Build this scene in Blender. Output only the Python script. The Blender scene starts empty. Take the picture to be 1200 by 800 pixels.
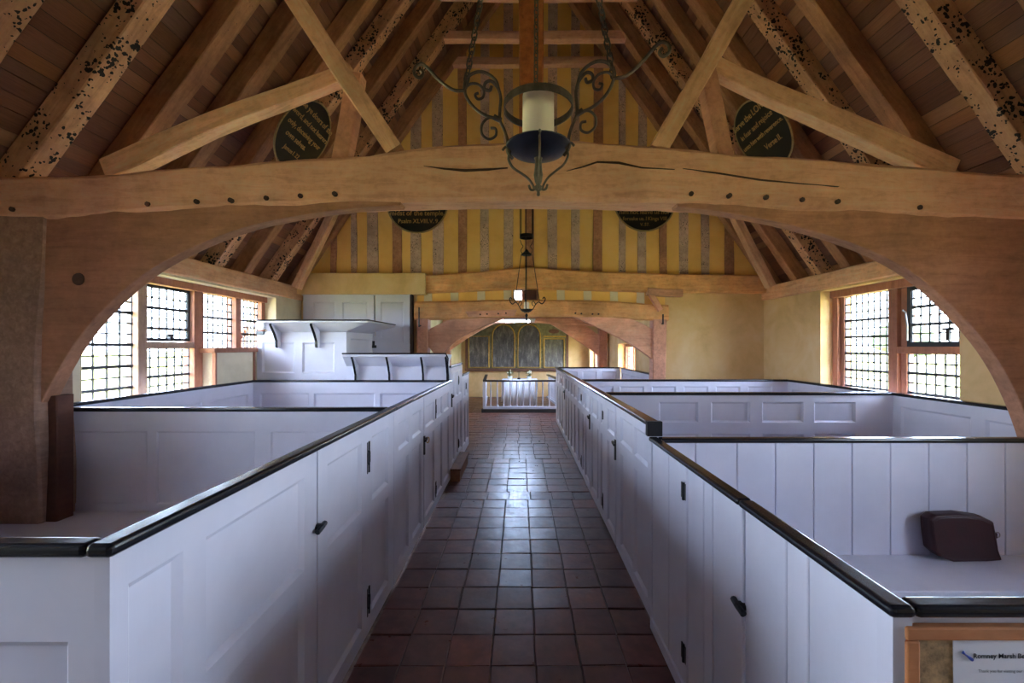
import bpy, bmesh, math, random
from mathutils import Vector, Matrix, Euler
random.seed(7)
SC = bpy.context.scene
COL = SC.collection

# ------------------------------------------------------------------ camera
F_PX, VX, VY, CAM_H = 490.0, 610.0, 406.0, 1.6
cam_d = bpy.data.cameras.new('camera'); cam = bpy.data.objects.new('camera', cam_d); COL.objects.link(cam)
cam.location = (0, 0, CAM_H); cam.rotation_euler = (math.pi/2, 0, 0)
cam_d.sensor_width = 36.0; cam_d.lens = F_PX/1200*36
cam_d.shift_x = -(VX-600)/1200; cam_d.shift_y = (VY-400)/1200
cam_d.clip_start = 0.05; cam_d.clip_end = 400
SC.camera = cam

# ------------------------------------------------------------------ sky, portals, exposure
SC.view_settings.view_transform = 'Standard'; SC.view_settings.look = 'None'
SC.view_settings.gamma = 1.0; SC.view_settings.exposure = 5.3
SC.view_settings.use_curve_mapping = False
SC.cycles.diffuse_bounces = 6; SC.cycles.max_bounces = 14; SC.cycles.transparent_max_bounces = 16
SC.cycles.sample_clamp_indirect = 6.0
wd = bpy.data.worlds.new('sky'); SC.world = wd; wd.use_nodes = True
wn = wd.node_tree.nodes; wl = wd.node_tree.links; wn.clear()
w_out = wn.new('ShaderNodeOutputWorld'); w_bg = wn.new('ShaderNodeBackground')
w_tc = wn.new('ShaderNodeTexCoord'); w_sep = wn.new('ShaderNodeSeparateXYZ'); w_r = wn.new('ShaderNodeValToRGB')
w_n = wn.new('ShaderNodeTexNoise'); w_n.inputs['Scale'].default_value = 2.5; w_n.inputs['Detail'].default_value = 5
w_mr = wn.new('ShaderNodeMapRange'); w_mr.inputs['From Min'].default_value = 0.45; w_mr.inputs['From Max'].default_value = 0.7
w_mix = wn.new('ShaderNodeMix'); w_mix.data_type = 'RGBA'; w_mix.inputs['B'].default_value = (0.78, 0.85, 1.0, 1)
w_r.color_ramp.elements[0].position = 0.0; w_r.color_ramp.elements[0].color = (0.68, 0.79, 1.0, 1)
w_r.color_ramp.elements[1].position = 0.7; w_r.color_ramp.elements[1].color = (0.38, 0.53, 1.0, 1)
wl.new(w_tc.outputs['Generated'], w_sep.inputs[0]); wl.new(w_sep.outputs['Z'], w_r.inputs[0])
wl.new(w_tc.outputs['Generated'], w_n.inputs['Vector']); wl.new(w_n.outputs[0], w_mr.inputs['Value'])
wl.new(w_mr.outputs[0], w_mix.inputs['Factor']); wl.new(w_r.outputs[0], w_mix.inputs['A'])
wl.new(w_mix.outputs['Result'], w_bg.inputs['Color']); wl.new(w_bg.outputs[0], w_out.inputs[0])
w_bg.inputs['Strength'].default_value = 1.5

sun_d = bpy.data.lights.new('sun', 'SUN'); sun_d.energy = 5.0; sun_d.angle = math.radians(1.0); sun_d.color = (1.0, .95, .86)
sun = bpy.data.objects.new('sun', sun_d); COL.objects.link(sun)          # morning sun in the east, along the side walls: none of it reaches the nave
sun.rotation_euler = Vector((-.02, .42, .90)).to_track_quat('Z', 'Y').to_euler(); sun.location = (0, 30, 40)
def portal(loc, rot, sx, sy):
    d = bpy.data.lights.new('window_portal', 'AREA'); d.shape = 'RECTANGLE'; d.size = sx; d.size_y = sy
    d.cycles.is_portal = True
    o = bpy.data.objects.new('window_portal', d); o.location = loc; o.rotation_euler = rot; COL.objects.link(o)
H = math.pi/2
# window openings: wall plane, y0, y1, z0, z1   (modelled openings with panes, built below)
XL, XR, YE, YW = -3.2, 3.55, 6.1, -4.0
WIN_L = [(3.05, 4.40, 0.95, 2.24), (4.40, 5.47, 1.57, 2.24)]
WIN_R = [(3.38, 4.95, 0.95, 2.25)]
ADDED_WIN_L = [(-.1, 1.0, 1.0, 2.2)]  # unseen side window, added to light the near pews
ADDED_WIN_R = [(-.1, 1.0, 1.0, 2.2)]  # its match on the right, likewise added for light
CHW = [(7.85, 9.22, 0.80, 1.66), (11.55, 13.0, 0.80, 1.66)]
for y0, y1, z0, z1 in WIN_L+ADDED_WIN_L:
    portal((XL-.33, (y0+y1)/2, (z0+z1)/2), (0, -H, 0), z1-z0, y1-y0)
for y0, y1, z0, z1 in WIN_R+ADDED_WIN_R:
    portal((XR+.33, (y0+y1)/2, (z0+z1)/2), (0, H, 0), z1-z0, y1-y0)
for y0, y1, z0, z1 in CHW:
    portal((2.48, (y0+y1)/2, (z0+z1)/2), (0, H, 0), z1-z0, y1-y0)
ADDED_WIN_W = (-.05, .4, 1.8, 2.4)  # unseen window behind the camera, added and sized for its light
portal(((ADDED_WIN_W[0]+ADDED_WIN_W[1])/2, YW-.3, (ADDED_WIN_W[2]+ADDED_WIN_W[3])/2), (-H, 0, 0), ADDED_WIN_W[1]-ADDED_WIN_W[0], ADDED_WIN_W[3]-ADDED_WIN_W[2])

# ------------------------------------------------------------------ helpers
WLOC = {}
def at(px, py, Y): return Vector(((px-VX)*Y/F_PX, Y, CAM_H-(py-VY)*Y/F_PX))
def pX(px, Y): return (px-VX)*Y/F_PX
def pZ(py, Y): return CAM_H-(py-VY)*Y/F_PX

def link(o, parent=None, wloc=None):
    COL.objects.link(o)
    WLOC[o] = Vector(wloc if wloc is not None else o.location)
    if parent is not None:
        o.parent = parent
        o.matrix_parent_inverse = Matrix.Translation(-WLOC[parent])
    return o
def tag(o, label=None, cat=None, group=None, kind=None):
    if label: o['label'] = label
    if cat: o['category'] = cat
    if group: o['group'] = group
    if kind: o['kind'] = kind
    return o
def thing(name, loc, label, cat, group=None):
    o = bpy.data.objects.new(name, None); o.location = loc; o.empty_display_size = .1
    link(o); return tag(o, label, cat, group)
def struct(name, loc=(0, 0, 0)):
    o = bpy.data.objects.new(name, None); o.location = loc; link(o); o['kind'] = 'structure'; return o
def mk(name, vf, mat, parent=None, smooth=False, bevel=0, bseg=2, normals=True):
    verts, faces = vf
    xs = [v[0] for v in verts]; ys = [v[1] for v in verts]; zs = [v[2] for v in verts]
    c = Vector(((min(xs)+max(xs))/2, (min(ys)+max(ys))/2, (min(zs)+max(zs))/2))
    me = bpy.data.meshes.new(name)
    me.from_pydata([(v[0]-c.x, v[1]-c.y, v[2]-c.z) for v in verts], [], faces)
    if normals:
        bm = bmesh.new(); bm.from_mesh(me); bmesh.ops.recalc_face_normals(bm, faces=bm.faces); bm.to_mesh(me); bm.free()
    me.materials.append(mat)
    if smooth: me.polygons.foreach_set('use_smooth', [True]*len(me.polygons))
    me.update()
    o = bpy.data.objects.new(name, me); o.location = c
    link(o, parent, c)
    if bevel:
        m = o.modifiers.new('bevel', 'BEVEL'); m.width = bevel; m.segments = bseg; m.limit_method = 'ANGLE'
    return o
def box(x0, x1, y0, y1, z0, z1):
    return ([(x0,y0,z0),(x1,y0,z0),(x1,y1,z0),(x0,y1,z0),(x0,y0,z1),(x1,y0,z1),(x1,y1,z1),(x0,y1,z1)],
            [(0,3,2,1),(4,5,6,7),(0,1,5,4),(1,2,6,5),(2,3,7,6),(3,0,4,7)])
def join(*vfs):
    V, Fc = [], []
    for v, f in vfs:
        n = len(V); V += list(v); Fc += [tuple(i+n for i in q) for q in f]
    return V, Fc
def prism(poly, y0, y1, axis='y'):
    """2-D polygon extruded; axis y: (x,z) pairs, axis x: (y,z) pairs, axis z: (x,y) pairs"""
    n = len(poly)
    def p(a, b, t): return {'y': (a, t, b), 'x': (t, a, b), 'z': (a, b, t)}[axis]
    V = [p(a, b, y0) for a, b in poly]+[p(a, b, y1) for a, b in poly]
    Fc = [tuple(range(n)), tuple(range(2*n-1, n-1, -1))]+[(i, (i+1) % n, (i+1) % n+n, i+n) for i in range(n)]
    return V, Fc
def strip_prism(lower, upper, y0, y1):
    """two chains of (x,z) of the same length -> thick curved plank"""
    n = len(lower); V = []
    for a, b in zip(lower, upper):
        V += [(a[0], y0, a[1]), (b[0], y0, b[1]), (b[0], y1, b[1]), (a[0], y1, a[1])]
    Fc = [(0,1,2,3), (4*n-4, 4*n-1, 4*n-2, 4*n-3)]
    for i in range(n-1):
        for k in range(4):
            a = 4*i+k; b = 4*i+(k+1) % 4
            Fc.append((a, a+4, b+4, b))
    return V, Fc
def resample(pts, n):
    d = [0]
    for a, b in zip(pts, pts[1:]): d.append(d[-1]+math.dist(a, b))
    out = []
    for k in range(n):
        t = d[-1]*k/(n-1); i = 0
        while i < len(d)-2 and d[i+1] < t: i += 1
        u = (t-d[i])/max(1e-9, d[i+1]-d[i])
        out.append(tuple(pa+(pb-pa)*u for pa, pb in zip(pts[i], pts[i+1])))
    return out
def catmull(pts, sub=6):
    pts = [Vector(p) for p in pts]; P = [pts[0]*2-pts[1]]+pts+[pts[-1]*2-pts[-2]]
    out = []
    for i in range(1, len(P)-2):
        for k in range(sub):
            t = k/sub; a, b, c, d = P[i-1], P[i], P[i+1], P[i+2]
            out.append(.5*((2*b)+(c-a)*t+(2*a-5*b+4*c-d)*t*t+(3*b-a-3*c+d)*t**3))
    out.append(pts[-1]); return out
def tube(pts, r, n=6, closed=False):
    pts = [Vector(p) for p in pts]; m = len(pts); V = []; Fc = []
    prev = None
    for i, p in enumerate(pts):
        a = pts[i-1] if (i > 0 or closed) else p
        b = pts[(i+1) % m] if (i < m-1 or closed) else p
        t = (b-a).normalized()
        if prev is None:
            u = t.orthogonal().normalized()
        else:
            u = (prev-t*prev.dot(t)).normalized()
        prev = u; w = t.cross(u)
        rr = r(i/(m-1)) if callable(r) else r
        for k in range(n):
            an = 2*math.pi*k/n
            V.append(tuple(p+(u*math.cos(an)+w*math.sin(an))*rr))
    for i in range(m if closed else m-1):
        j = (i+1) % m
        for k in range(n):
            Fc.append((i*n+k, i*n+(k+1) % n, j*n+(k+1) % n, j*n+k))
    if not closed:
        Fc.append(tuple(range(n-1, -1, -1))); Fc.append(tuple(range((m-1)*n, m*n)))
    return V, Fc
def lathe(prof, c, n=16, caps=True):
    V = []; Fc = []; m = len(prof)
    for r, z in prof:
        for k in range(n):
            a = 2*math.pi*k/n
            V.append((c[0]+r*math.cos(a), c[1]+r*math.sin(a), c[2]+z))
    for i in range(m-1):
        for k in range(n):
            Fc.append((i*n+k, i*n+(k+1) % n, (i+1)*n+(k+1) % n, (i+1)*n+k))
    if prof[0] != prof[-1]: Fc.append(tuple(range(n-1, -1, -1))); Fc.append(tuple(range((m-1)*n, m*n)))
    return V, Fc
def cyl(p, axis, r, h, n=10):
    """disc-like cylinder centred at p along axis"""
    a = Vector(axis).normalized(); return tube([Vector(p)-a*h/2, Vector(p)+a*h/2], r, n)
def blob(c, r, seed=0, sub=2, amp=.2, sq=(1, 1, 1)):
    bm = bmesh.new(); bmesh.ops.create_icosphere(bm, subdivisions=sub, radius=1)
    rnd = random.Random(seed); ph = [rnd.uniform(0, 6.28) for _ in range(6)]
    V = []
    for v in bm.verts:
        k = 1+amp*(math.sin(v.co.x*5+ph[0])*math.sin(v.co.y*6+ph[1])+math.sin(v.co.z*7+ph[2])*.6+rnd.uniform(-.4, .4))
        V.append((c[0]+v.co.x*r*k*sq[0], c[1]+v.co.y*r*k*sq[1], c[2]+v.co.z*r*k*sq[2]))
    Fc = [tuple(v.index for v in f.verts) for f in bm.faces]; bm.free(); return V, Fc

def beam(name, parent, mat, p0, p1, w, d, up=(0, 0, 1), seg=None, wob=.006, cham=.12, taper=1.0, bow=0.0):
    """old squared timber from p0 to p1: w across, d along 'up'; local x runs with the grain"""
    p0 = Vector(p0); p1 = Vector(p1); L = (p1-p0).length; x = (p1-p0)/L
    up = Vector(up); z = (up-x*up.dot(x)).normalized(); y = z.cross(x)
    seg = seg or max(2, int(L/.22)); rnd = random.Random(hash((round(p0.x, 2), round(p0.y, 2), round(p0.z, 2), round(L, 2))))
    V = []; Fc = []
    ph = [rnd.uniform(0, 6.28) for _ in range(4)]
    for i in range(seg+1):
        t = i/seg; k = 1+(taper-1)*t
        oy = wob*math.sin(t*5+ph[0])+rnd.uniform(-wob, wob)*.35
        oz = wob*math.sin(t*7+ph[1])+rnd.uniform(-wob, wob)*.35+bow*math.sin(math.pi*t)
        hw, hd = w/2*k*(1+.03*math.sin(t*9+ph[2])), d/2*k*(1+.03*math.sin(t*8+ph[3])); c = cham*min(hw, hd)
        for a, b in ((hw-c, hd), (-hw+c, hd), (-hw, hd-c), (-hw, -hd+c), (-hw+c, -hd), (hw-c, -hd), (hw, -hd+c), (hw, hd-c)):
            V.append(((t-.5)*L, a+oy+rnd.uniform(-1, 1)*wob*.2, b+oz+rnd.uniform(-1, 1)*wob*.2))
    for i in range(seg):
        for k in range(8):
            Fc.append((i*8+k, i*8+(k+1) % 8, (i+1)*8+(k+1) % 8, (i+1)*8+k))
    Fc.append(tuple(range(8))); Fc.append(tuple(range(seg*8+7, seg*8-1, -1)))
    me = bpy.data.meshes.new(name); me.from_pydata(V, [], Fc)
    bm = bmesh.new(); bm.from_mesh(me); bmesh.ops.recalc_face_normals(bm, faces=bm.faces); bm.to_mesh(me); bm.free()
    me.materials.append(mat)
    o = bpy.data.objects.new(name, me); c = (p0+p1)/2
    M = Matrix((x, y, z)).transposed().to_4x4()
    o.rotation_euler = M.to_euler(); o.location = c
    link(o, parent, c); return o
def station_beam(name, parent, mat, st, y0, y1, wob=.006, sub=6):
    """heavy timber along x: stations (x, ztop, zbot)"""
    S = catmull([(s[0], s[1], s[2]) for s in st], sub); rnd = random.Random(len(st)*7+int(y0*10)); V = []; Fc = []
    for i, (x, zt, zb) in enumerate(S):
        c = .022; e = lambda: rnd.uniform(-wob, wob)
        yy0 = y0+wob*math.sin(i*.7); yy1 = y1
        for a, b in ((yy0+c, zt), (yy0, zt-c), (yy0+e()*.4, (zt*2+zb)/3), (yy0+e()*.4, (zt+2*zb)/3), (yy0, zb+c), (yy0+c, zb), (yy1-c, zb), (yy1, zb+c), (yy1, zt-c), (yy1-c, zt)):
            V.append((x, a+e()*.4, b+e()*.5))
    n = 10
    for i in range(len(S)-1):
        for k in range(n): Fc.append((i*n+k, i*n+(k+1) % n, (i+1)*n+(k+1) % n, (i+1)*n+k))
    Fc.append(tuple(range(n))); Fc.append(tuple(range(len(S)*n-1, (len(S)-1)*n-1, -1)))
    return mk(name, (V, Fc), mat, parent)

def grid_cells(us, vs, holes):
    us = sorted(set(round(u, 4) for u in us)); vs = sorted(set(round(v, 4) for v in vs)); cells = []
    for j in range(len(vs)-1):
        run = None
        for i in range(len(us)-1):
            cu, cv = (us[i]+us[i+1])/2, (vs[j]+vs[j+1])/2
            inh = any(a < cu < b and c < cv < d for a, b, c, d in holes)
            if not inh:
                if run and abs(run[1]-us[i]) < 1e-6: run[1] = us[i+1]
                else:
                    run = [us[i], us[i+1], vs[j], vs[j+1]]; cells.append(run)
            else: run = None
    return cells
def holed(u0, u1, v0, v1, holes, P, w0, w1):
    """slab u0..u1 x v0..v1 with rectangular holes, one clean shell (faces only where exposed)"""
    us = sorted(set([round(a, 4) for a in [u0, u1]+[h[0] for h in holes]+[h[1] for h in holes] if u0-1e-6 <= a <= u1+1e-6]))
    vs = sorted(set([round(a, 4) for a in [v0, v1]+[h[2] for h in holes]+[h[3] for h in holes] if v0-1e-6 <= a <= v1+1e-6]))
    nu, nv = len(us)-1, len(vs)-1
    solid = [[not any(a < (us[i]+us[i+1])/2 < b and c < (vs[j]+vs[j+1])/2 < d for a, b, c, d in holes) for j in range(nv)] for i in range(nu)]
    idx = {}; V = []; Fc = []
    def vid(i, j, k):
        if (i, j, k) not in idx:
            idx[(i, j, k)] = len(V); V.append(tuple(P(us[i], vs[j], (w0, w1)[k])))
        return idx[(i, j, k)]
    def s(i, j): return 0 <= i < nu and 0 <= j < nv and solid[i][j]
    for i in range(nu):
        for j in range(nv):
            if not solid[i][j]: continue
            Fc.append((vid(i,j,0), vid(i+1,j,0), vid(i+1,j+1,0), vid(i,j+1,0)))
            Fc.append((vid(i,j,1), vid(i,j+1,1), vid(i+1,j+1,1), vid(i+1,j,1)))
            if not s(i-1, j): Fc.append((vid(i,j,0), vid(i,j+1,0), vid(i,j+1,1), vid(i,j,1)))
            if not s(i+1, j): Fc.append((vid(i+1,j,0), vid(i+1,j,1), vid(i+1,j+1,1), vid(i+1,j+1,0)))
            if not s(i, j-1): Fc.append((vid(i,j,0), vid(i,j,1), vid(i+1,j,1), vid(i+1,j,0)))
            if not s(i, j+1): Fc.append((vid(i,j+1,0), vid(i+1,j+1,0), vid(i+1,j+1,1), vid(i,j+1,1)))
    return V, Fc
PA = {'y': lambda u, v, w: (w, u, v), 'x': lambda u, v, w: (u, w, v)}   # run along y (w = x) or along x (w = y)
def panel_vf(P, a, b, c, d, w0, w1, mo=.018, rec=.017):
    """sunk panel with a sloping moulding on both faces, filling the hole a..b x c..d of a slab w0..w1"""
    s = 1 if w1 > w0 else -1
    V = [P(a,c,w0), P(b,c,w0), P(b,d,w0), P(a,d,w0)]
    r = rec*s
    V += [P(a+mo,c+mo,w0+r), P(b-mo,c+mo,w0+r), P(b-mo,d-mo,w0+r), P(a+mo,d-mo,w0+r)]
    V += [P(a+mo,c+mo,w1-r), P(b-mo,c+mo,w1-r), P(b-mo,d-mo,w1-r), P(a+mo,d-mo,w1-r)]
    V += [P(a,c,w1), P(b,c,w1), P(b,d,w1), P(a,d,w1)]
    Fc = [(4,5,6,7), (11,10,9,8)]
    for k in range(4):
        n = (k+1) % 4
        Fc += [(k,n,4+n,4+k), (8+k,8+n,12+n,12+k), (12+k,12+n,n,k)]
    return V, Fc
def panelled(name, parent, mat, ax, u0, u1, v0, v1, w0, w1, panels, pname='panel', mo=.018, rec=.0155):
    P = PA[ax]
    fr = mk(name, holed(u0, u1, v0, v1, panels, P, w0, w1), mat, parent)
    for a, b, c, d in panels:
        mk(pname, panel_vf(P, a, b, c, d, w0, w1, mo, rec), mat, fr)
    return fr
def planked(name, parent, mat, ax, cuts, v0, v1, w0, w1, skip=None):
    """wall of upright boards, each a child of the backing"""
    P = PA[ax]; th = (w1-w0)
    fr = mk(name, holed(cuts[0], cuts[-1], v0, v1, [], P, w0+th*.25, w1-th*.25), mat, parent)
    for a, b in zip(cuts, cuts[1:]):
        mk('plank', holed(a+.002, b-.002, v0, v1, [], P, w0, w1), mat, fr, bevel=.005, bseg=2)
    return fr
def text_vf(s, size, shear=0.0, ext=.0012, space=1.0, bold=0.0):
    cu = bpy.data.curves.new('t', 'FONT'); cu.body = s; cu.size = size; cu.align_x = 'CENTER'; cu.align_y = 'TOP_BASELINE'
    cu.extrude = ext; cu.shear = shear; cu.space_character = space; cu.offset = bold; cu.resolution_u = 3
    ob = bpy.data.objects.new('t', cu); COL.objects.link(ob)
    dg = bpy.context.evaluated_depsgraph_get(); me = bpy.data.meshes.new_from_object(ob.evaluated_get(dg))
    V = [tuple(v.co) for v in me.vertices]; Fc = [tuple(p.vertices) for p in me.polygons]
    bpy.data.objects.remove(ob); bpy.data.curves.remove(cu); bpy.data.meshes.remove(me)
    return V, Fc
def place(vf, M):
    return [tuple(M @ Vector(v)) for v in vf[0]], vf[1]
def frame_M(o, x, y):
    x = Vector(x).normalized(); y = Vector(y); y = (y-x*y.dot(x)).normalized(); z = x.cross(y)
    M = Matrix((x, y, z)).transposed().to_4x4(); M.translation = Vector(o); return M

# ------------------------------------------------------------------ materials
class NT:
    def __init__(s, name):
        s.m = bpy.data.materials.new(name); s.m.use_nodes = True; s.t = s.m.node_tree; s.n = s.t.nodes; s.l = s.t.links
        s.b = s.n['Principled BSDF']
    def new(s, t, **kw):
        n = s.n.new(t)
        for k, v in kw.items():
            if k in n.inputs: n.inputs[k].default_value = v
            else: setattr(n, k, v)
        return n
    def lk(s, a, b): s.l.new(a, b)
    def coords(s, scale=(1, 1, 1), obj_random=True):
        tc = s.new('ShaderNodeTexCoord'); mp = s.new('ShaderNodeMapping'); mp.inputs['Scale'].default_value = scale
        if obj_random:
            oi = s.new('ShaderNodeObjectInfo'); va = s.new('ShaderNodeVectorMath', operation='MULTIPLY_ADD')
            cx = s.new('ShaderNodeCombineXYZ')
            for k in range(3): s.lk(oi.outputs['Random'], cx.inputs[k])
            va.inputs[1].default_value = (13.7, 7.3, 11.1); s.lk(cx.outputs[0], va.inputs[0]); s.lk(tc.outputs['Object'], va.inputs[2])
            s.lk(va.outputs[0], mp.inputs['Vector'])
        else: s.lk(tc.outputs['Object'], mp.inputs['Vector'])
        return mp.outputs[0], tc
    def noise(s, vec, scale, detail=5, rough=.6, dist=0):
        n = s.new('ShaderNodeTexNoise'); n.inputs['Scale'].default_value = scale; n.inputs['Detail'].default_value = detail
        n.inputs['Roughness'].default_value = rough; n.inputs['Distortion'].default_value = dist
        s.lk(vec, n.inputs['Vector']); return n.outputs[0]
    def ramp(s, fac, stops):
        r = s.new('ShaderNodeValToRGB'); e = r.color_ramp.elements
        while len(e) < len(stops): e.new(.5)
        for k, (p, c) in enumerate(stops): e[k].position = p; e[k].color = (*c, 1)
        s.lk(fac, r.inputs[0]); return r.outputs[0]
    def mix(s, fac, a, b, mode='MIX'):
        m = s.new('ShaderNodeMix'); m.data_type = 'RGBA'; m.blend_type = mode
        for sock, v in ((m.inputs['Factor'], fac), (m.inputs['A'], a), (m.inputs['B'], b)):
            if isinstance(v, (int, float)): sock.default_value = v
            elif isinstance(v, tuple): sock.default_value = (*v, 1)
            else: s.lk(v, sock)
        return m.outputs['Result']
    def bump(s, h, strength, dist=.01):
        b = s.new('ShaderNodeBump'); b.inputs['Strength'].default_value = strength; b.inputs['Distance'].default_value = dist
        s.lk(h, b.inputs['Height']); s.lk(b.outputs[0], s.b.inputs['Normal'])
    def out(s, col, rough=.6, metal=0, spec=.5):
        if isinstance(col, tuple): s.b.inputs['Base Color'].default_value = (*col, 1)
        else: s.lk(col, s.b.inputs['Base Color'])
        if isinstance(rough, (int, float)): s.b.inputs['Roughness'].default_value = rough
        else: s.lk(rough, s.b.inputs['Roughness'])
        s.b.inputs['Metallic'].default_value = metal; s.b.inputs['Specular IOR Level'].default_value = spec
        return s.m
def wood(name, dark, mid, light, axis=0, gain=1.65, *,  rough=.75, spots=0.0, bump=.5, spot_scale=38, streak=10, vary=.35):
    dark, mid, light = [tuple(min(.85, a*gain*b) for a, b in zip(c, (1.13, .89, .84))) for c in (dark, mid, light)]
    t = NT(name); sc = [streak*1.6]*3; sc[axis] = 2.2
    v, tc = t.coords(tuple(sc)); g = t.noise(v, 1.6, 7, .65, .6)
    v2, _ = t.coords((1, 1, 1)); big = t.noise(v2, 2.6, 5, .6, .5)
    fine = t.noise(v2, 26, 5, .7); g2 = t.mix(.35, g, fine); c = t.ramp(g2, [(.22, dark), (.5, mid), (.8, light)])
    b2 = t.ramp(big, [(.3, (1-vary,)*3), (.7, (1+vary*.3,)*3)])
    c = t.mix(1.0, c, b2, 'MULTIPLY')
    oi = t.new('ShaderNodeObjectInfo'); r = t.ramp(oi.outputs['Random'], [(0, (.82, .80, .78)), (1, (1.1, 1.08, 1.05))])
    c = t.mix(1.0, c, r, 'MULTIPLY')
    if spots:
        dn = t.new('ShaderNodeTexNoise'); dn.inputs['Scale'].default_value = 30; t.lk(v2, dn.inputs['Vector'])
        dv = t.new('ShaderNodeVectorMath', operation='MULTIPLY_ADD'); dv.inputs[1].default_value = (.035, .035, .035); t.lk(dn.outputs['Color'], dv.inputs[0]); t.lk(v2, dv.inputs[2])
        vo = t.new('ShaderNodeTexVoronoi'); vo.inputs['Scale'].default_value = spot_scale; vo.inputs['Randomness'].default_value = 1
        t.lk(dv.outputs[0], vo.inputs['Vector']); n3 = t.noise(v2, 7, 3)
        m = t.new('ShaderNodeMapRange'); t.lk(n3, m.inputs['Value']); m.inputs['From Min'].default_value = .38; m.inputs['From Max'].default_value = .60
        m.inputs['To Min'].default_value = 0; m.inputs['To Max'].default_value = spots
        lt = t.new('ShaderNodeMath', operation='LESS_THAN'); t.lk(vo.outputs['Distance'], lt.inputs[0]); t.lk(m.outputs[0], lt.inputs[1])
        c = t.mix(lt.outputs[0], c, (.012, .008, .006))
    t.bump(g, bump, .006)
    return t.out(c, rough)
def plain(name, c, rough=.5, metal=0, var=.12, scale=6, bump=.0, spec=.5):
    t = NT(name); v, _ = t.coords(); n = t.noise(v, scale, 5)
    col = t.ramp(n, [(.3, tuple(x*(1-var) for x in c)), (.7, tuple(min(1, x*(1+var)) for x in c))])
    if bump: t.bump(t.noise(v, scale*6, 4), bump, .004)
    return t.out(col, rough, metal, spec)
M = {}
M['oak'] = wood('aged_oak', (.21, .115, .075), (.385, .24, .165), (.46, .325, .24), 0, 2.10, vary=.2, bump=.8)
M['oak_z'] = wood('aged_oak_upright', (.13, .07, .04), (.28, .165, .095), (.40, .26, .16), 2)
M['oak_pale'] = wood('weathered_pale_oak', (.20, .13, .08), (.40, .28, .18), (.55, .42, .29), 0, 1.90, vary=.25)
M['oak_pale_z'] = wood('weathered_pale_oak_upright', (.20, .16, .135), (.37, .31, .25), (.50, .43, .35), 2, 1.7, spots=.30, spot_scale=55)
M['brace'] = wood('brown_brace_oak', (.15, .085, .05), (.28, .165, .10), (.37, .235, .15), 0, bump=.3)
M['pink_oak'] = wood('pinkish_oak', (.22, .12, .08), (.38, .24, .165), (.48, .33, .24), 0, 1.90, bump=.35)
M['pink_oak_z'] = wood('pinkish_oak_upright', (.20, .11, .08), (.33, .20, .14), (.42, .28, .20), 2, 1.80)
M['gold_oak'] = wood('golden_oak', (.26, .13, .05), (.50, .30, .13), (.62, .42, .22), 0, 1.60)
M['rafter'] = wood('rafter_oak', (.11, .06, .032), (.24, .14, .075), (.36, .23, .13), 0, spots=.10)
M['rafter_spot'] = wood('worm_eaten_rafter', (.16, .095, .055), (.36, .235, .14), (.50, .36, .24), 0, spots=.50, spot_scale=34)
M['kingpost'] = wood('red_oak_post', (.12, .035, .012), (.36, .13, .04), (.55, .25, .09), 2, 1.0, rough=.55, streak=12)
M['dark_wood'] = wood('dark_wood', (.035, .02, .012), (.07, .04, .025), (.10, .06, .04), 2, .9)
M['foot_wood'] = wood('dark_red_post_foot', (.06, .02, .012), (.12, .05, .03), (.16, .07, .045), 2, .8)
M['post_grey'] = wood('greyed_wall_post', (.13, .09, .065), (.26, .19, .14), (.42, .34, .27), 2, 1.3)
M['win_wood'] = wood('window_oak', (.20, .095, .06), (.36, .19, .125), (.46, .27, .19), 2, 1.0, vary=.2)
M['win_grey'] = wood('greyed_window_oak', (.22, .17, .13), (.38, .31, .25), (.48, .41, .34), 2, 1.0, vary=.2)
M['step_wood'] = wood('step_wood', (.16, .08, .035), (.30, .16, .07), (.38, .22, .10), 1, 1.0)

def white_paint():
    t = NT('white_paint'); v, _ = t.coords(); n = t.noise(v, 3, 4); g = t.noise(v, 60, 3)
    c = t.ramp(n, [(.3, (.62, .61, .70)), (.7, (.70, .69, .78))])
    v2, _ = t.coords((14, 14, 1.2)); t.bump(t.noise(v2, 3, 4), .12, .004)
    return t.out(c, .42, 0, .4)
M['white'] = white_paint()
M['black'] = plain('black_gloss_paint', (.010, .010, .014), .22, 0, .3, 14, .08)
M['iron'] = plain('wrought_iron', (.11, .085, .068), .5, .5, .45, 30, .3)
M['iron_dark'] = plain('black_iron', (.012, .012, .015), .4, .3, .3, 20, .1)
M['navy_iron'] = plain('blue_black_iron', (.018, .018, .035), .38, .4, .3, 20, .1)
M['brass'] = plain('brass', (.55, .33, .10), .35, 1.0)
M['candle'] = plain('candle_wax', (.88, .74, .67), .55, 0, .05, 8, .05)
M['cloth'] = plain('white_cloth', (.74, .73, .76), .85, 0, .06, 8)
M['paper'] = plain('white_paper', (.74, .74, .80), .8, 0, .02)
M['ink'] = plain('dark_ink', (.03, .03, .06), .8)
M['ink_blue'] = plain('blue_ink', (.02, .04, .25), .7)
M['leather'] = plain('maroon_leather', (.036, .004, .005), .5, 0, .25, 14, .15)
M['metal'] = plain('steel', (.35, .34, .33), .35, 1.0)
M['cork'] = plain('cork_panel', (.42, .27, .13), .85, 0, .45, 60, .2)
M['board_frame'] = wood('orange_wood_frame', (.30, .13, .045), (.46, .22, .08), (.55, .30, .13), 0, 1.0, bump=.2)
M['black_board'] = plain('black_painted_board', (.008, .009, .008), .38, 0, .3)
M['gilt'] = plain('gilt_lettering', (.50, .32, .12), .55, .2, .3, 40)
M['gilt_rim'] = plain('gilt_moulding', (.34, .23, .10), .5, .3, .3, 30)
M['gold_paint'] = plain('gold_painted_frame', (.48, .29, .05), .5, .1, .3, 20)
M['green_board'] = plain('olive_painted_board', (.20, .19, .10), .6, 0, .4, 10)
M['brown_frame'] = plain('brown_frame', (.14, .06, .035), .5, 0, .3)
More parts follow.
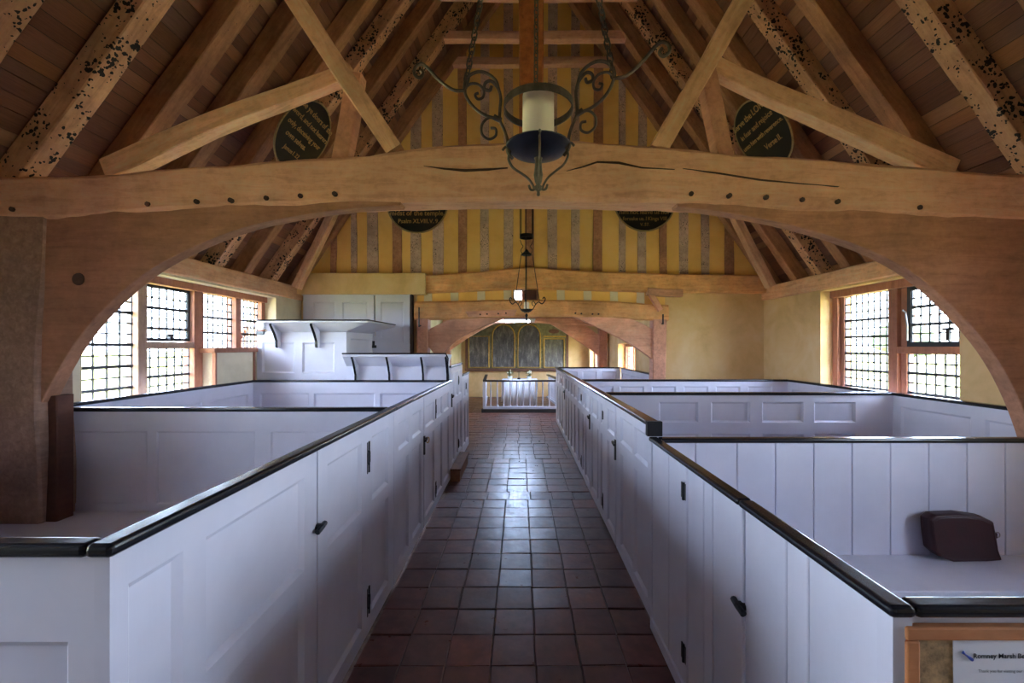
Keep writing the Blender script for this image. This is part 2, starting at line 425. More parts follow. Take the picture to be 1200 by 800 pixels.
M['pot'] = plain('white_ceramic', (.78, .77, .75), .3)
M['leaf'] = plain('leaf_green', (.07, .12, .035), .6, 0, .5, 20)
M['petal'] = plain('cream_petals', (.80, .76, .55), .7)
M['lead'] = plain('lead_came', (.045, .045, .05), .6, .3)
M['stone_dark'] = plain('dark_plinth', (.05, .045, .045), .6)

def plaster(name, a, b, c, bump=.25):
    t = NT(name); v, _ = t.coords(); n = t.noise(v, 1.8, 6, .62, .4); f = t.noise(v, 22, 4)
    col = t.ramp(n, [(.28, a), (.5, b), (.74, c)]); t.bump(f, bump, .006); return t.out(col, .9, 0, .2)
M['plaster'] = plaster('ochre_limewash', (.58, .37, .16), (.74, .50, .245), (.80, .60, .35))
M['plaster_pale'] = plaster('pale_limewash', (.62, .52, .36), (.72, .62, .45), (.78, .70, .55))
M['yellow'] = plaster('yellow_limewash', (.80, .46, .125), (.90, .555, .17), (.92, .62, .24), .2)
M['yellow_pale'] = plaster('pale_yellow_limewash', (.55, .42, .20), (.66, .53, .28), (.72, .60, .36), .2)
M['exterior'] = plain('brick_red', (.25, .10, .07), .9, 0, .4, 8)
M['grout'] = plain('tile_joint', (.19, .135, .105), .8, 0, .35, 20)
M['reredos'] = None

def tile_mat():
    t = NT('terracotta_tile'); tc = t.new('ShaderNodeTexCoord'); oi = t.new('ShaderNodeObjectInfo'); ge = t.new('ShaderNodeNewGeometry')
    ad = t.new('ShaderNodeMath', operation='ADD'); t.lk(oi.outputs['Random'], ad.inputs[0]); t.lk(ge.outputs['Random Per Island'], ad.inputs[1])
    fr = t.new('ShaderNodeMath', operation='FRACT'); t.lk(ad.outputs[0], fr.inputs[0])
    base = t.ramp(fr.outputs[0], [(0, (.10, .036, .026)), (.3, (.16, .055, .036)), (.6, (.115, .055, .042)), (.85, (.20, .068, .038)), (1, (.09, .045, .040))])
    v, _ = t.coords(); n = t.noise(v, 9, 6, .65); k = t.ramp(n, [(.25, (.55, .55, .6)), (.75, (1.35, 1.3, 1.25))])
    c = t.mix(1.0, base, k, 'MULTIPLY')
    ro = t.new('ShaderNodeMapRange'); t.lk(t.noise(v, 14, 5), ro.inputs['Value']); ro.inputs['From Min'].default_value = .3; ro.inputs['From Max'].default_value = .7
    ro.inputs['To Min'].default_value = .27; ro.inputs['To Max'].default_value = .45
    t.bump(t.noise(v, 6, 3, .5), .30, .012)
    return t.out(c, ro.outputs[0], 0, .5)
M['tile'] = tile_mat()

def board_mat():
    t = NT('roof_boarding'); oi = t.new('ShaderNodeObjectInfo'); ge = t.new('ShaderNodeNewGeometry')
    ad = t.new('ShaderNodeMath', operation='ADD'); t.lk(oi.outputs['Random'], ad.inputs[0]); t.lk(ge.outputs['Random Per Island'], ad.inputs[1])
    fr = t.new('ShaderNodeMath', operation='FRACT'); t.lk(ad.outputs[0], fr.inputs[0])
    base = t.ramp(fr.outputs[0], [(0, (0.163, 0.065, 0.042)), (.25, (0.221, 0.095, 0.064)), (.5, (0.250, 0.103, 0.061)), (.7, (0.192, 0.095, 0.075)), (.86, (0.346, 0.141, 0.070)), (1, (0.403, 0.198, 0.114))])
    v, _ = t.coords((10, 1.5, 10)); g = t.noise(v, 2, 6, .65)
    c = t.mix(1.0, base, t.ramp(g, [(.25, (.7, .68, .66)), (.75, (1.2, 1.18, 1.15))]), 'MULTIPLY'); t.bump(g, .3, .004)
    return t.out(c, .75, 0, .3)
M['board'] = board_mat()
M['skin'] = plain('roof_underlay', (.03, .022, .018), .95)

def glass_mat():
    t = NT('old_glass'); t.n.remove(t.b); out = t.n['Material Output']
    tr = t.new('ShaderNodeBsdfTransparent'); tr.inputs[0].default_value = (.93, .96, .95, 1)
    gl = t.new('ShaderNodeBsdfGlossy'); gl.inputs['Roughness'].default_value = .05; gl.inputs[0].default_value = (1, 1, 1, 1)
    mx = t.new('ShaderNodeMixShader'); mx.inputs[0].default_value = .05
    t.lk(tr.outputs[0], mx.inputs[1]); t.lk(gl.outputs[0], mx.inputs[2]); t.lk(mx.outputs[0], out.inputs[0])
    return t.m
M['glass'] = glass_mat()
def emit(name, c, s):
    t = NT(name); t.b.inputs['Base Color'].default_value = (.9, .9, .9, 1)
    t.b.inputs['Emission Color'].default_value = (*c, 1); t.b.inputs['Emission Strength'].default_value = s; return t.m
M['tube_light'] = emit('fluorescent_tube', (.50, .68, 1.0), 18.0)
def reredos_mat():
    t = NT('faded_text_board'); v, _ = t.coords((5, 5, 1.6)); n = t.noise(v, 2, 7, .7, .3)
    v2, _ = t.coords((26, 26, 70)); n2 = t.noise(v2, 1, 2)
    c = t.ramp(n, [(.32, (.04, .035, .035)), (.52, (.13, .115, .11)), (.68, (.36, .33, .30))])
    c = t.mix(.2, c, t.ramp(n2, [(.4, (.05, .045, .045)), (.65, (.25, .24, .23))])); return t.out(c, .6)
M['reredos'] = reredos_mat()
def grass_mat():
    t = NT('meadow_grass'); v, _ = t.coords((1, 1, 1), False); n = t.noise(v, .25, 6, .7)
    return t.out(t.ramp(n, [(.3, (.16, .17, .05)), (.5, (.22, .22, .075)), (.7, (.28, .26, .11))]), .95, 0, .1)
M['grass'] = grass_mat()
M['tree'] = plain('tree_foliage', (.10, .13, .06), .9, 0, .5, 3)
M['bark'] = plain('bark', (.06, .045, .03), .9)

# ================================================================== SETTING
def roof_in(x): return CAM_H+min(5.396+1.42*x, 5.939-1.42*x)
APX = (5.939-5.396)/2/1.42; APZ = CAM_H+5.396+1.42*APX
N_L = Vector((-1.42, 0, 1)).normalized(); N_R = Vector((1.42, 0, 1)).normalized()
S_L = Vector((1, 0, 1.42)).normalized(); S_R = Vector((-1, 0, 1.42)).normalized()
RD = .155
def roof_out(x): return roof_in(x)+(RD+.012)/N_L.z

# ---- ground outside
mk('ground', ([(-120, -60, -.25), (120, -60, -.25), (120, 140, -.25), (-120, 140, -.25)], [(0, 1, 2, 3)]), M['grass'])['kind'] = 'structure'

# ---- floor with tiles
floor = struct('floor')
mk('floor_slab', box(-3.5, 3.85, YW-.2, 14.0, -.2, -.0075), M['grout'], floor)
def tile_mesh(s, h=.03, b=.005):
    a = s/2-.0012; c = a-b
    V = [(-a,-a,-h), (a,-a,-h), (a,a,-h), (-a,a,-h), (-a,-a,-b*.7), (a,-a,-b*.7), (a,a,-b*.7), (-a,a,-b*.7), (-c,-c,0), (c,-c,0), (c,c,0), (-c,c,0)]
    Fc = [(8,9,10,11)]+[(4+k, 4+(k+1) % 4, 8+(k+1) % 4, 8+k) for k in range(4)]+[(k, (k+1) % 4, 4+(k+1) % 4, 4+k) for k in range(4)]
    return V, Fc
TS = .2285
tv = tile_mesh(TS); tme = bpy.data.meshes.new('tile'); tme.from_pydata(tv[0], [], tv[1]); tme.materials.append(M['tile'])
TX0 = -.838
for r in range(-5, 16):
    yy = 2.326+TS*(r+.5); off = random.choice((0, 0, 0, .03, -.025)) if r > 5 else random.uniform(-.006, .006)
    for k in range(7):
        o = bpy.data.objects.new('tile', tme)
        o.location = (TX0+TS*(k+.5)+off+random.uniform(-.002, .002), yy+random.uniform(-.002, .002), random.uniform(-.0025, .0015))
        o.rotation_euler = (random.gauss(0, .010), random.gauss(0, .010), random.gauss(0, .006)+random.choice((0, 1, 2, 3))*H)
        link(o, floor, o.location)
rest = []
def add_tile(x, y, s=TS):
    z = random.uniform(-.002, .001); R = Euler((random.gauss(0, .008), random.gauss(0, .008), random.gauss(0, .004)+random.choice((0, 1))*H)).to_matrix()
    rest.append(([tuple(R @ Vector(v)+Vector((x, y, z))) for v in tv[0]], tv[1]))
yy = 2.326+TS*16.5
while yy < 13.4:
    x = -1.75+random.uniform(-.02, .02)
    while x < 2.1:
        if yy > 6.15 or -.84 < x < .78: add_tile(x, yy)
        x += TS
    yy += TS
mk('floor_tiles', join(*rest), M['tile'], floor, normals=False)['kind'] = 'stuff'

# ---- side walls
Py = PA['y']; Px = PA['x']
def win_holes(ws): return [(a, b, c, d) for a, b, c, d in ws]
wall_l = mk('wall_left', holed(YW, YE+.2, -.2, 2.44, win_holes(WIN_L+ADDED_WIN_L), Py, XL, XL-.36), M['plaster_pale']); wall_l['kind'] = 'structure'
wall_r = mk('wall_right', holed(YW, YE+.2, -.2, 2.44, win_holes(WIN_R+ADDED_WIN_R), Py, XR, XR+.36), M['plaster']); wall_r['kind'] = 'structure'

# ---- west wall (behind the camera) with a small window added for light
ww = struct('wall_west', (0, YW, 0)); a, b, c, d = ADDED_WIN_W
for poly in ([(XL-.36, -.2), (a, -.2), (a, roof_out(a)), (XL-.36, roof_out(XL-.36))], [(b, -.2), (XR+.36, -.2), (XR+.36, roof_out(XR+.36)), (b, roof_out(b))],
             [(a, -.2), (b, -.2), (b, c), (a, c)], [(a, d), (b, d), (b, roof_out(b)), (APX, roof_out(APX)), (a, roof_out(a))]):
    mk('plaster', prism(poly, YW-.3, YW), M['plaster'], ww)

# ---- nave east wall: plaster below, limewashed stud gable above
we = struct('wall_east', (0, YE, 0))
OX0, OX1 = -1.5, 2.1
mk('plaster', prism([(XL-.3, -.2), (OX0, -.2), (OX0, 2.45), (XL-.3, 2.45)], YE, YE+.2), M['plaster'], we)
mk('plaster', prism([(OX1, -.2), (XR+.3, -.2), (XR+.3, 2.45), (OX1, 2.45)], YE, YE+.2), M['plaster'], we)
HX0, HX1, HZ0, HZ1 = pX(603, YE), pX(629, YE), 2.235, 2.43
mk('infill', holed(OX0, OX1, 2.15, 2.45, [(HX0, HX1, HZ0, HZ1)], Px, YE-.025, YE+.15), M['yellow'], we)
mk('gable_plaster', prism([(-3.40, 2.45), (3.78, 2.45), (APX, roof_out(APX))], YE, YE+.15), M['yellow'], we)
studs = [(387, 394), (411, 418), (430, 443), (459.5, 470.8), (481, 493), (507, 519.5), (537, 547), (563, 573), (590, 601), (615, 626), (641.7, 653), (669, 679),
         (695, 706), (725, 733), (747.5, 757.5), (773, 782), (796, 806.6), (822, 831.5), (849, 860)]
YS = YE-.012
for k, (p0, p1) in enumerate(studs):
    xa, xb = pX(p0, YS), pX(p1, YS); xm = (xa+xb)/2; z1 = max(roof_in(xa), roof_in(xb))+.12
    if z1 < 2.9: z1 = 2.9
    beam('stud', we, M['oak_pale_z'] if k % 3 else M['oak_z'], (xm, YS+.03, 2.5), (xm+random.uniform(-.012, .012), YS+.03, z1), xb-xa, .07, (0, 1, 0), wob=.004, seg=10)
for k in range(9):
    px = 502+k*31
    if 598 < px < 636: continue
    xm = pX(px, YE); beam('short_stud', we, M['plaster_pale'], (xm, YE-.005, 2.16), (xm, YE-.005, 2.45), .115, .06, (0, 1, 0), wob=.003, seg=3)
# gable tie beam, boxed pale at its left end
st = [(XL-.15, 2.62, 2.36), (pX(420, 5.95), 2.62, 2.36), (pX(500, 5.95), 2.63, 2.37), (pX(560, 5.95), 2.67, 2.40), (pX(617, 5.95), 2.735, 2.425), (pX(680, 5.95), 2.69, 2.41),
      (pX(760, 5.95), 2.65, 2.385), (pX(830, 5.95), 2.635, 2.375), (XR+.15, 2.63, 2.37)]
station_beam('tie_beam', we, M['gold_oak'], st, 5.97, 6.12)
xa, xb = XL+.02, pX(498.5, 5.93)
mk('boxed_beam_end', box(xa, xb, 5.925, 6.1, 2.345, 2.645), M['plaster'], we, bevel=.008)
beam('steep_strut', we, M['oak_pale'], (-3.06, 5.72, 2.40), (-2.28, 5.76, 4.05), .10, .12, (0, 1, 0))
beam('steep_strut', we, M['oak_pale'], (3.42, 5.72, 2.42), (2.60, 5.76, 4.10), .10, .12, (0, 1, 0))
# bracket under the tie beam by the right post
beam('corner_brace', we, M['pink_oak'], (pX(759, 5.95), 5.99, 2.38), (pX(800, 5.95), 5.99, 2.36), .12, .10)
beam('corner_brace', we, M['pink_oak'], (pX(775, 5.95), 5.99, 2.12), (pX(762, 5.95), 5.99, 2.38), .07, .08, (0, 1, 0))

# ---- roof: rafters, plates, collars, boarding
ceil = struct('ceiling')
yl = [1.76-.45*k for k in range(12, -1, -1)]+[2.216, 2.679, 3.14, 3.573, 4.112, 4.52, 4.95, 5.51, 6.07]
yr = [1.90-.45*k for k in range(12, -1, -1)]+[2.36, 2.83, 3.376, 3.80, 4.31, 4.67, 5.10, 5.51, 6.07]
RW = .13
def rafter(side, y1, mat):
    N, S = (N_L, S_L) if side < 0 else (N_R, S_R)
    y = y1-RW/2
    foot_x = -3.32 if side < 0 else 3.68
    p0 = Vector((foot_x, y, roof_in(foot_x)))+N*RD/2; p1 = Vector((APX, y, APZ))+N*RD/2
    beam('rafter', ceil, mat, p0, p1, RW, RD, N, wob=.009, cham=.1, bow=random.uniform(-.015, .005))
for k, y in enumerate(yl): rafter(-1, y, M['rafter_spot'] if k in (13, 14, 18, 20) else M['rafter'])
for k, y in enumerate(yr): rafter(1, y, M['rafter_spot'] if k in (14, 16, 19) else M['rafter'])
for k, y in enumerate(yl):
    z = 5.62+.05*math.sin(k*2.1); hw = (APZ-z)/1.42
    beam('collar', ceil, M['oak'], (APX-hw-.05, y-.065, z+.05), (APX+hw+.05, y-.065, z+.05), .10, .11)
beam('wall_plate', ceil, M['oak_pale'], (XL-.065, YW, 2.365), (XL-.065, YE, 2.365), .20, .18, (0, 0, 1), wob=.008)
beam('wall_plate', ceil, M['oak_pale'], (XR+.065, YW, 2.37), (XR+.065, YE, 2.37), .20, .19, (0, 0, 1), wob=.008)
# boarding: short boards between the rafters, laid along the roof
cube = bpy.data.meshes.new('roof_board'); cv = box(-.5, .5, -.5, .5, -.5, .5); cube.from_pydata(cv[0], [], cv[1]); cube.materials.append(M['board'])
boards = []
for side, ys in ((-1, yl), (1, yr)):
    N, S = (N_L, S_L) if side < 0 else (N_R, S_R); fx = -3.33 if side < 0 else 3.69
    foot = Vector((fx, 0, roof_in(fx))); Ltot = ((APX-fx)/S.x)
    edges = [YW-.1]+[y-RW/2 for y in ys[1:]]
    for a, b in zip(edges, edges[1:]+[YE+.15]):
        s = random.uniform(0, .05)
        while s < Ltot:
            w = random.uniform(.075, .135); t = random.uniform(.014, .022)
            c = foot+S*(s+w/2)+N*(RD+.012); c.y = (a+b)/2
            px, py = VX+F_PX*c.x/max(c.y, .01), VY-F_PX*(c.z-CAM_H)/max(c.y, .01)
            vis = c.y > 1.5 and -20 < px < 1210 and -5 < py < 335
            boards.append((vis, w*(b-a)/max(c.y, .1)**2, side, c, w, b-a, t, N)); s += w
boards.sort(key=lambda q: (not q[0], -q[1]))
stuff = []
for i, (vis, _, side, c, w, ln, t, N) in enumerate(boards):
    ang = math.atan2(1.42, 1)*(-1 if side < 0 else 1)+random.gauss(0, .035)
    Mx = Matrix.Translation(c+N*random.uniform(-.002, .004)) @ Euler((0, ang, 0)).to_matrix().to_4x4() @ Matrix.Diagonal((w-.004, ln-.004, t, 1))
    if i < 300 and vis:
        o = bpy.data.objects.new('roof_board', cube); loc, rot, scl = Mx.decompose()
        o.location = loc; o.rotation_euler = rot.to_euler(); o.scale = scl; link(o, ceil, loc)
    else: stuff.append(place(cv, Mx))
mk('roof_boarding', join(*stuff), M['board'], ceil, normals=False)['kind'] = 'stuff'
g = RD+.05
for N, S, fx in ((N_L, S_L, -3.33), (N_R, S_R, 3.69)):
    p = Vector((fx, 0, roof_in(fx)))+N*g; q = Vector((APX, 0, APZ+g/N.z+.02))
    mk('roof_covering', prism([(p.x, p.z), (q.x, q.z), (q.x+N.x*.05, q.z+N.z*.05), (p.x+N.x*.05, p.z+N.z*.05)], YW-.4, YE+.2), M['skin'], ceil)
# the wall top behind the rafter feet
mk('eaves_fill', box(XL-.36, XL-.2, YW, YE, 2.44, 2.62), M['skin'], ceil); mk('eaves_fill', box(XR+.2, XR+.36, YW, YE, 2.44, 2.62), M['skin'], ceil)

# ---- chancel shell
cwl = mk('wall_chancel_left', prism([(-1.9, 6.31), (-1.9, 13.4), (-2.2, 13.4), (-2.2, 6.31)], -.2, 2.75, 'z'), M['yellow_pale']); cwl['kind'] = 'structure'
cwr = mk('wall_chancel_right', holed(YE+.2, 13.6, -.2, 2.6, CHW, Py, 2.15, 2.5), M['plaster']); cwr['kind'] = 'structure'
EGW = (-.35, .12, 2.95, 3.55)
cwe = struct('wall_chancel_east', (0, 13.4, 0)); a, b, c, d = EGW
for poly in ([(-2.5, -.2), (a, -.2), (a, 4.85), (-2.5, 2.45)], [(b, -.2), (2.7, -.2), (2.7, 2.45), (b, 5.3)], [(a, -.2), (b, -.2), (b, c), (a, c)], [(a, d), (b, d), (b, 5.3), (a, 4.85)]):
    mk('plaster', prism(poly, 13.4, 13.6), M['plaster'], cwe)
cr = struct('ceiling_chancel')
mk('roof_slope', prism([(-2.4, 2.42), (.1, 5.2), (.1, 5.35), (-2.5, 2.5)], 6.2, 13.7), M['board'], cr)
mk('roof_slope', prism([(2.6, 2.42), (.1, 5.2), (.1, 5.35), (2.7, 2.5)], 6.2, 13.7), M['board'], cr)
for k in range(14):
    y = 6.6+k*.5
    beam('rafter', cr, M['rafter'], (-2.2, y, 2.42), (.1, y, 5.0), .11, .12, (-1, 0, .9)); beam('rafter', cr, M['rafter'], (2.4, y, 2.42), (.1, y, 5.0), .11, .12, (1, 0, .9))

# ---- windows
pane_me = {}
unit = bpy.data.meshes.new('pane'); unit.from_pydata(cv[0], [], cv[1]); unit.materials.append(M['glass'])
def light(win, ax, w, u0, u1, v0, v1, cols, rows, bars=(), bold=.0065):
    """one leaded light: panes one by one, lead cames, a few thicker saddle bars"""
    P = PA[ax]; L = []
    du, dv = (u1-u0)/cols, (v1-v0)/rows
    for i in range(cols+1):
        u = u0+i*du; L.append(box(*sorted((P(u-bold, v0, w-.007)[0], P(u+bold, v0, w+.005)[0])), *sorted((P(u-bold, v0, w-.005)[1], P(u+bold, v0, w+.005)[1])), v0, v1))
    for j in range(rows+1):
        v = v0+j*dv; k = bold*(2.0 if j in bars else 1); e = .011 if j in bars else .007
        A, B = P(u0, v, w-e), P(u1, v, w+e)
        L.append(box(min(A[0], B[0]), max(A[0], B[0]), min(A[1], B[1]), max(A[1], B[1]), v-k, v+k))
    cames = mk('lead_lattice', join(*L), M['lead'], win)
    for i in range(cols):
        for j in range(rows):
            o = bpy.data.objects.new('pane', unit); c = P(u0+(i+.5)*du, v0+(j+.5)*dv, w)
            o.location = c; s = P(du-2*bold, dv-2*bold, .004); o.scale = (s[0], s[1], s[2])
            o.rotation_euler = (0, 0, random.gauss(0, .02)); link(o, cames, c)
    return cames
def bar(win, name, ax, u0, u1, v0, v1, w0, w1, mat, bevel=.006):
    return mk(name, holed(u0, u1, v0, v1, [], PA[ax], w0, w1), mat, win, bevel=bevel)
# left wall window: tall pair and short pair
w1 = struct('window_1', (XL-.2, 4.2, 1.6)); g = XL-.20; i0, i1 = g-.05, g+.06
bar(w1, 'window_head', 'y', 3.0, 5.47, 2.17, 2.26, i0, i1+.03, M['win_wood'])
bar(w1, 'post', 'y', 4.285, 4.40, .95, 2.2, i0, i1, M['win_wood']); bar(w1, 'mullion', 'y', 3.655, 3.745, .95, 2.2, i0, i1, M['win_grey'])
bar(w1, 'mullion', 'y', 4.915, 5.005, 1.58, 2.2, i0, i1, M['win_wood']); bar(w1, 'jamb', 'y', 5.40, 5.47, 1.57, 2.2, i0, i1, M['win_wood'])
bar(w1, 'jamb', 'y', 3.05, 3.10, .95, 2.2, i0, i1, M['win_grey']); bar(w1, 'transom', 'y', 3.745, 4.285, 1.585, 1.645, i0, i1, M['win_grey'])
bar(w1, 'sill', 'y', 4.34, 5.47, 1.535, 1.585, XL-.28, XL+.025, M['win_wood']); bar(w1, 'sill', 'y', 3.05, 4.34, .93, .97, XL-.28, XL, M['win_grey'])
bar(w1, 'sill_trim', 'y', 4.36, 4.385, 1.17, 1.54, XL-.02, XL+.02, M['win_wood']); bar(w1, 'sill_trim', 'y', 5.00, 5.025, 1.17, 1.54, XL-.02, XL+.02, M['win_wood'])
light(w1, 'y', g, 3.10, 3.655, .97, 2.17, 5, 13, (3, 5, 7, 10)); light(w1, 'y', g, 3.745, 4.285, .97, 1.585, 6, 7, (2, 4))
c1 = light(w1, 'y', g, 3.775, 4.255, 1.675, 2.15, 6, 5, (1, 3))
for q in ((3.75, 3.775, 1.65, 2.17), (4.255, 4.28, 1.65, 2.17), (3.775, 4.255, 1.65, 1.675), (3.775, 4.255, 2.15, 2.17)):
    mk('casement_frame', holed(*q, [], Py, g-.015, g+.015), M['lead'], c1)
mk('catch', join(box(g+.02, g+.05, 4.0, 4.03, 1.66, 1.71), box(g+.02, g+.04, 3.985, 4.045, 1.70, 1.72)), M['iron_dark'], w1)
light(w1, 'y', g, 4.40, 4.915, 1.585, 2.17, 7, 7, (2, 4)); light(w1, 'y', g, 5.005, 5.40, 1.585, 2.17, 6, 7, (2, 4))
# right wall window
w2 = struct('window_2', (XR+.2, 4.15, 1.6)); g = XR+.20; i0, i1 = g+.05, g-.06
bar(w2, 'window_head', 'y', 3.38, 4.95, 2.17, 2.26, i0, i1-.03, M['win_wood']); bar(w2, 'jamb', 'y', 4.87, 4.95, .95, 2.2, i0, i1, M['win_wood'])
bar(w2, 'mullion', 'y', 4.10, 4.20, .95, 2.2, i0, i1, M['win_wood']); bar(w2, 'jamb', 'y', 3.38, 3.42, .95, 2.2, i0, i1, M['win_wood'])
bar(w2, 'transom', 'y', 3.42, 4.10, 1.535, 1.60, i0, i1, M['win_wood']); bar(w2, 'sill', 'y', 3.38, 4.95, .93, .97, XR, XR+.3, M['win_wood'])
bar(w2, 'inner_frame', 'y', 4.82, 4.87, .97, 2.17, i0, g-.02, M['win_wood']); bar(w2, 'inner_frame', 'y', 4.02, 4.10, 1.60, 2.17, i0, g-.02, M['win_wood']); bar(w2, 'inner_frame', 'y', 4.04, 4.10, .97, 1.535, i0, g-.02, M['win_wood'])
light(w2, 'y', g, 4.20, 4.82, .97, 2.17, 8, 13, (2, 4, 6, 8, 10)); light(w2, 'y', g, 3.42, 4.04, .97, 1.535, 7, 6, (2, 4))
c2 = light(w2, 'y', g-.02, 3.46, 3.98, 1.64, 2.14, 6, 6, (2, 4))
for q in ((3.42, 3.46, 1.60, 2.17), (3.98, 4.02, 1.60, 2.17), (3.46, 3.98, 1.60, 1.64), (3.46, 3.98, 2.14, 2.17)):
    mk('casement_frame', holed(*q, [], Py, g-.035, g-.005), M['lead'], c2)
mk('stay', tube([(g-.05, 4.0, 1.66), (g-.06, 3.99, 1.80), (g-.05, 4.02, 1.93), (g-.07, 4.03, 1.95)], .009), M['metal'], w2)
mk('catch', join(box(g-.06, g-.04, 3.60, 3.63, 1.65, 1.74), box(g-.065, g-.045, 3.57, 3.66, 1.74, 1.765)), M['iron_dark'], w2)
# unseen side and west windows added for light; also the chancel windows
def simple_window(n, ax, w, u0, u1, v0, v1, cols, rows, mull=1):
    P = PA[ax]; win = struct('window_%d' % n, P((u0+u1)/2, v0, w))
    for q in ((u0, u1, v0, v0+.06), (u0, u1, v1-.06, v1), (u0, u0+.06, v0+.06, v1-.06), (u1-.06, u1, v0+.06, v1-.06)): bar(win, 'frame_bar', ax, *q, w-.05, w+.05, M['win_wood'])
    s = (u1-u0-.12)/(mull+1)
    for k in range(mull+1):
        a = u0+.06+k*s+(.03 if k else 0); b = u0+.06+(k+1)*s-(.03 if k < mull else 0)
        if k: bar(win, 'mullion', ax, a-.06, a, v0+.06, v1-.06, w-.05, w+.05, M['win_wood'])
        light(win, ax, w, a, b, v0+.06, v1-.06, cols, rows, (), .005)
n = 3
for y0, y1, z0, z1 in ADDED_WIN_L: simple_window(n, 'y', XL-.2, y0, y1, z0, z1, 3, 5); n += 1
for y0, y1, z0, z1 in ADDED_WIN_R: simple_window(n, 'y', XR+.2, y0, y1, z0, z1, 3, 5); n += 1
for y0, y1, z0, z1 in CHW: simple_window(n, 'y', 2.35, y0, y1, z0, z1, 4, 7); n += 1
simple_window(n, 'x', YW-.15, ADDED_WIN_W[0], ADDED_WIN_W[1], ADDED_WIN_W[2], ADDED_WIN_W[3], 3, 5, 0); n += 1
simple_window(n, 'x', 13.5, EGW[0], EGW[1], EGW[2], EGW[3], 2, 4, 0); n += 1
# little unglazed hatch above the chancel beam, shutter half open
hw = struct('window_%d' % n, ((HX0+HX1)/2, YE, HZ0))
for q in ((HX0-.02, HX1+.02, HZ0-.02, HZ0), (HX0-.02, HX1+.02, HZ1, HZ1+.02), (HX0-.02, HX0, HZ0, HZ1), (HX1, HX1+.02, HZ0, HZ1)):
    bar(hw, 'frame_bar', 'x', *q, YE-.04, YE+.10, M['brown_frame'], .003)
mk('shutter', box(HX0+.14, HX1, YE+.05, YE+.07, HZ0, HZ1), M['brown_frame'], hw); mk('glazing_bar', box(HX0+.105, HX0+.12, YE+.04, YE+.07, HZ0, HZ1), M['brown_frame'], hw)

# ================================================================== TIMBER FRAMES
def P2(pts, Y): return [(pX(a, Y), pZ(b, Y)) for a, b in pts]
tr = thing('roof_truss', (0, 2.6, 0), 'massive cambered oak tie beam with curved arch braces and king post spanning the nave', 'roof truss')
top = [(-70, 208), (100, 205), (200, 196), (330, 187), (430, 180), (540, 167), (610, 164), (700, 163), (760, 170), (880, 180), (1000, 188), (1100, 197), (1195, 203), (1330, 208)]
bot = [(-70, 253), (63, 257), (133, 250), (267, 242), (400, 238), (540, 235), (610, 234), (700, 235), (800, 237), (900, 245), (1000, 248), (1100, 253), (1188, 258), (1330, 258)]
def interp(pts, x):
    for (a, b), (c, d) in zip(pts, pts[1:]):
        if a <= x <= c: return b+(d-b)*(x-a)/(c-a)
    return pts[-1][1]
st = [(pX(p, 2.5), pZ(interp(top, p), 2.5), pZ(interp(bot, p), 2.5)) for p in range(-70, 1331, 50)]
tie = station_beam('tie_beam', tr, M['oak'], st, 2.5, 2.69, .007, 3)
lc = catmull([Vector((a, b, 0)) for a, b in P2([(16, 575), (38, 518), (62, 478), (98, 412), (135, 366), (180, 326), (230, 297), (290, 273), (350, 259), (420, 249), (474, 246)], 2.6)], 4)
poly = [(v.x, v.y) for v in lc]+[(pX(474, 2.55), 2.50), (pX(300, 2.55), 2.47), (pX(133, 2.55), 2.42), (pX(48, 2.55), 2.39), (pX(40, 2.55), 2.0), (pX(22, 2.55), 1.3)]
mk('arch_brace', prism(poly, 2.515, 2.605), M['brace'], tr, bevel=.006)
rc = catmull([Vector((a, b, 0)) for a, b in P2([(788, 247), (850, 255), (920, 269), (1000, 294), (1060, 326), (1110, 371), (1145, 412), (1170, 455), (1190, 505), (1208, 570)], 2.6)], 4)
poly = [(v.x, v.y) for v in rc]+[(3.30, 1.2), (3.28, 2.39), (pX(1000, 2.55), 2.43), (pX(900, 2.55), 2.45), (pX(788, 2.55), 2.50)]
mk('arch_brace', prism(poly, 2.515, 2.605), M['brace'], tr, bevel=.006)
beam('wall_post', tr, M['post_grey'], (-3.05, 2.61, 0), (-3.03, 2.61, 2.39), .33, .22, (0, 1, 0), wob=.014)
beam('wall_post', tr, M['post_grey'], (3.42, 2.61, 0), (3.42, 2.61, 2.39), .30, .22, (0, 1, 0), wob=.012)
beam('post_foot', tr, M['foot_wood'], (-2.90, 2.60, 0), (-2.90, 2.60, 1.3), .15, .10, (0, 1, 0))
beam('king_post', tr, M['kingpost'], (pX(622, 2.58), 2.58, 2.78), (pX(622, 2.58)-.01, 2.58, 6.95), .148, .15, (0, 1, 0), wob=.005)
for pts, w in (((( -.77, 2.80), (-1.835, 4.42)), .108), (((.83, 2.80), (1.976, 4.76)), .108)):
    beam('raking_strut', tr, M['oak_pale'], (pts[0][0], 2.58, pts[0][1]), (pts[1][0], 2.58, pts[1][1]), w, .10, (0, 1, 0), wob=.007)
beam('low_strut', tr, M['oak_pale'], (-2.62, 2.66, 2.72), (-1.07, 2.66, 3.355), .135, .11, (0, 1, 0), wob=.008, taper=.68)
beam('low_strut', tr, M['oak_pale'], (2.72, 2.66, 2.70), (1.18, 2.66, 3.40), .14, .11, (0, 1, 0), wob=.008, taper=.72)
beam('short_post', tr, M['pink_oak_z'], (-1.14, 2.66, 2.72), (-1.04, 2.66, 3.32), .10, .09, (0, 1, 0)); beam('short_post', tr, M['pink_oak_z'], (1.30, 2.66, 2.74), (1.17, 2.66, 3.36), .10, .09, (0, 1, 0))
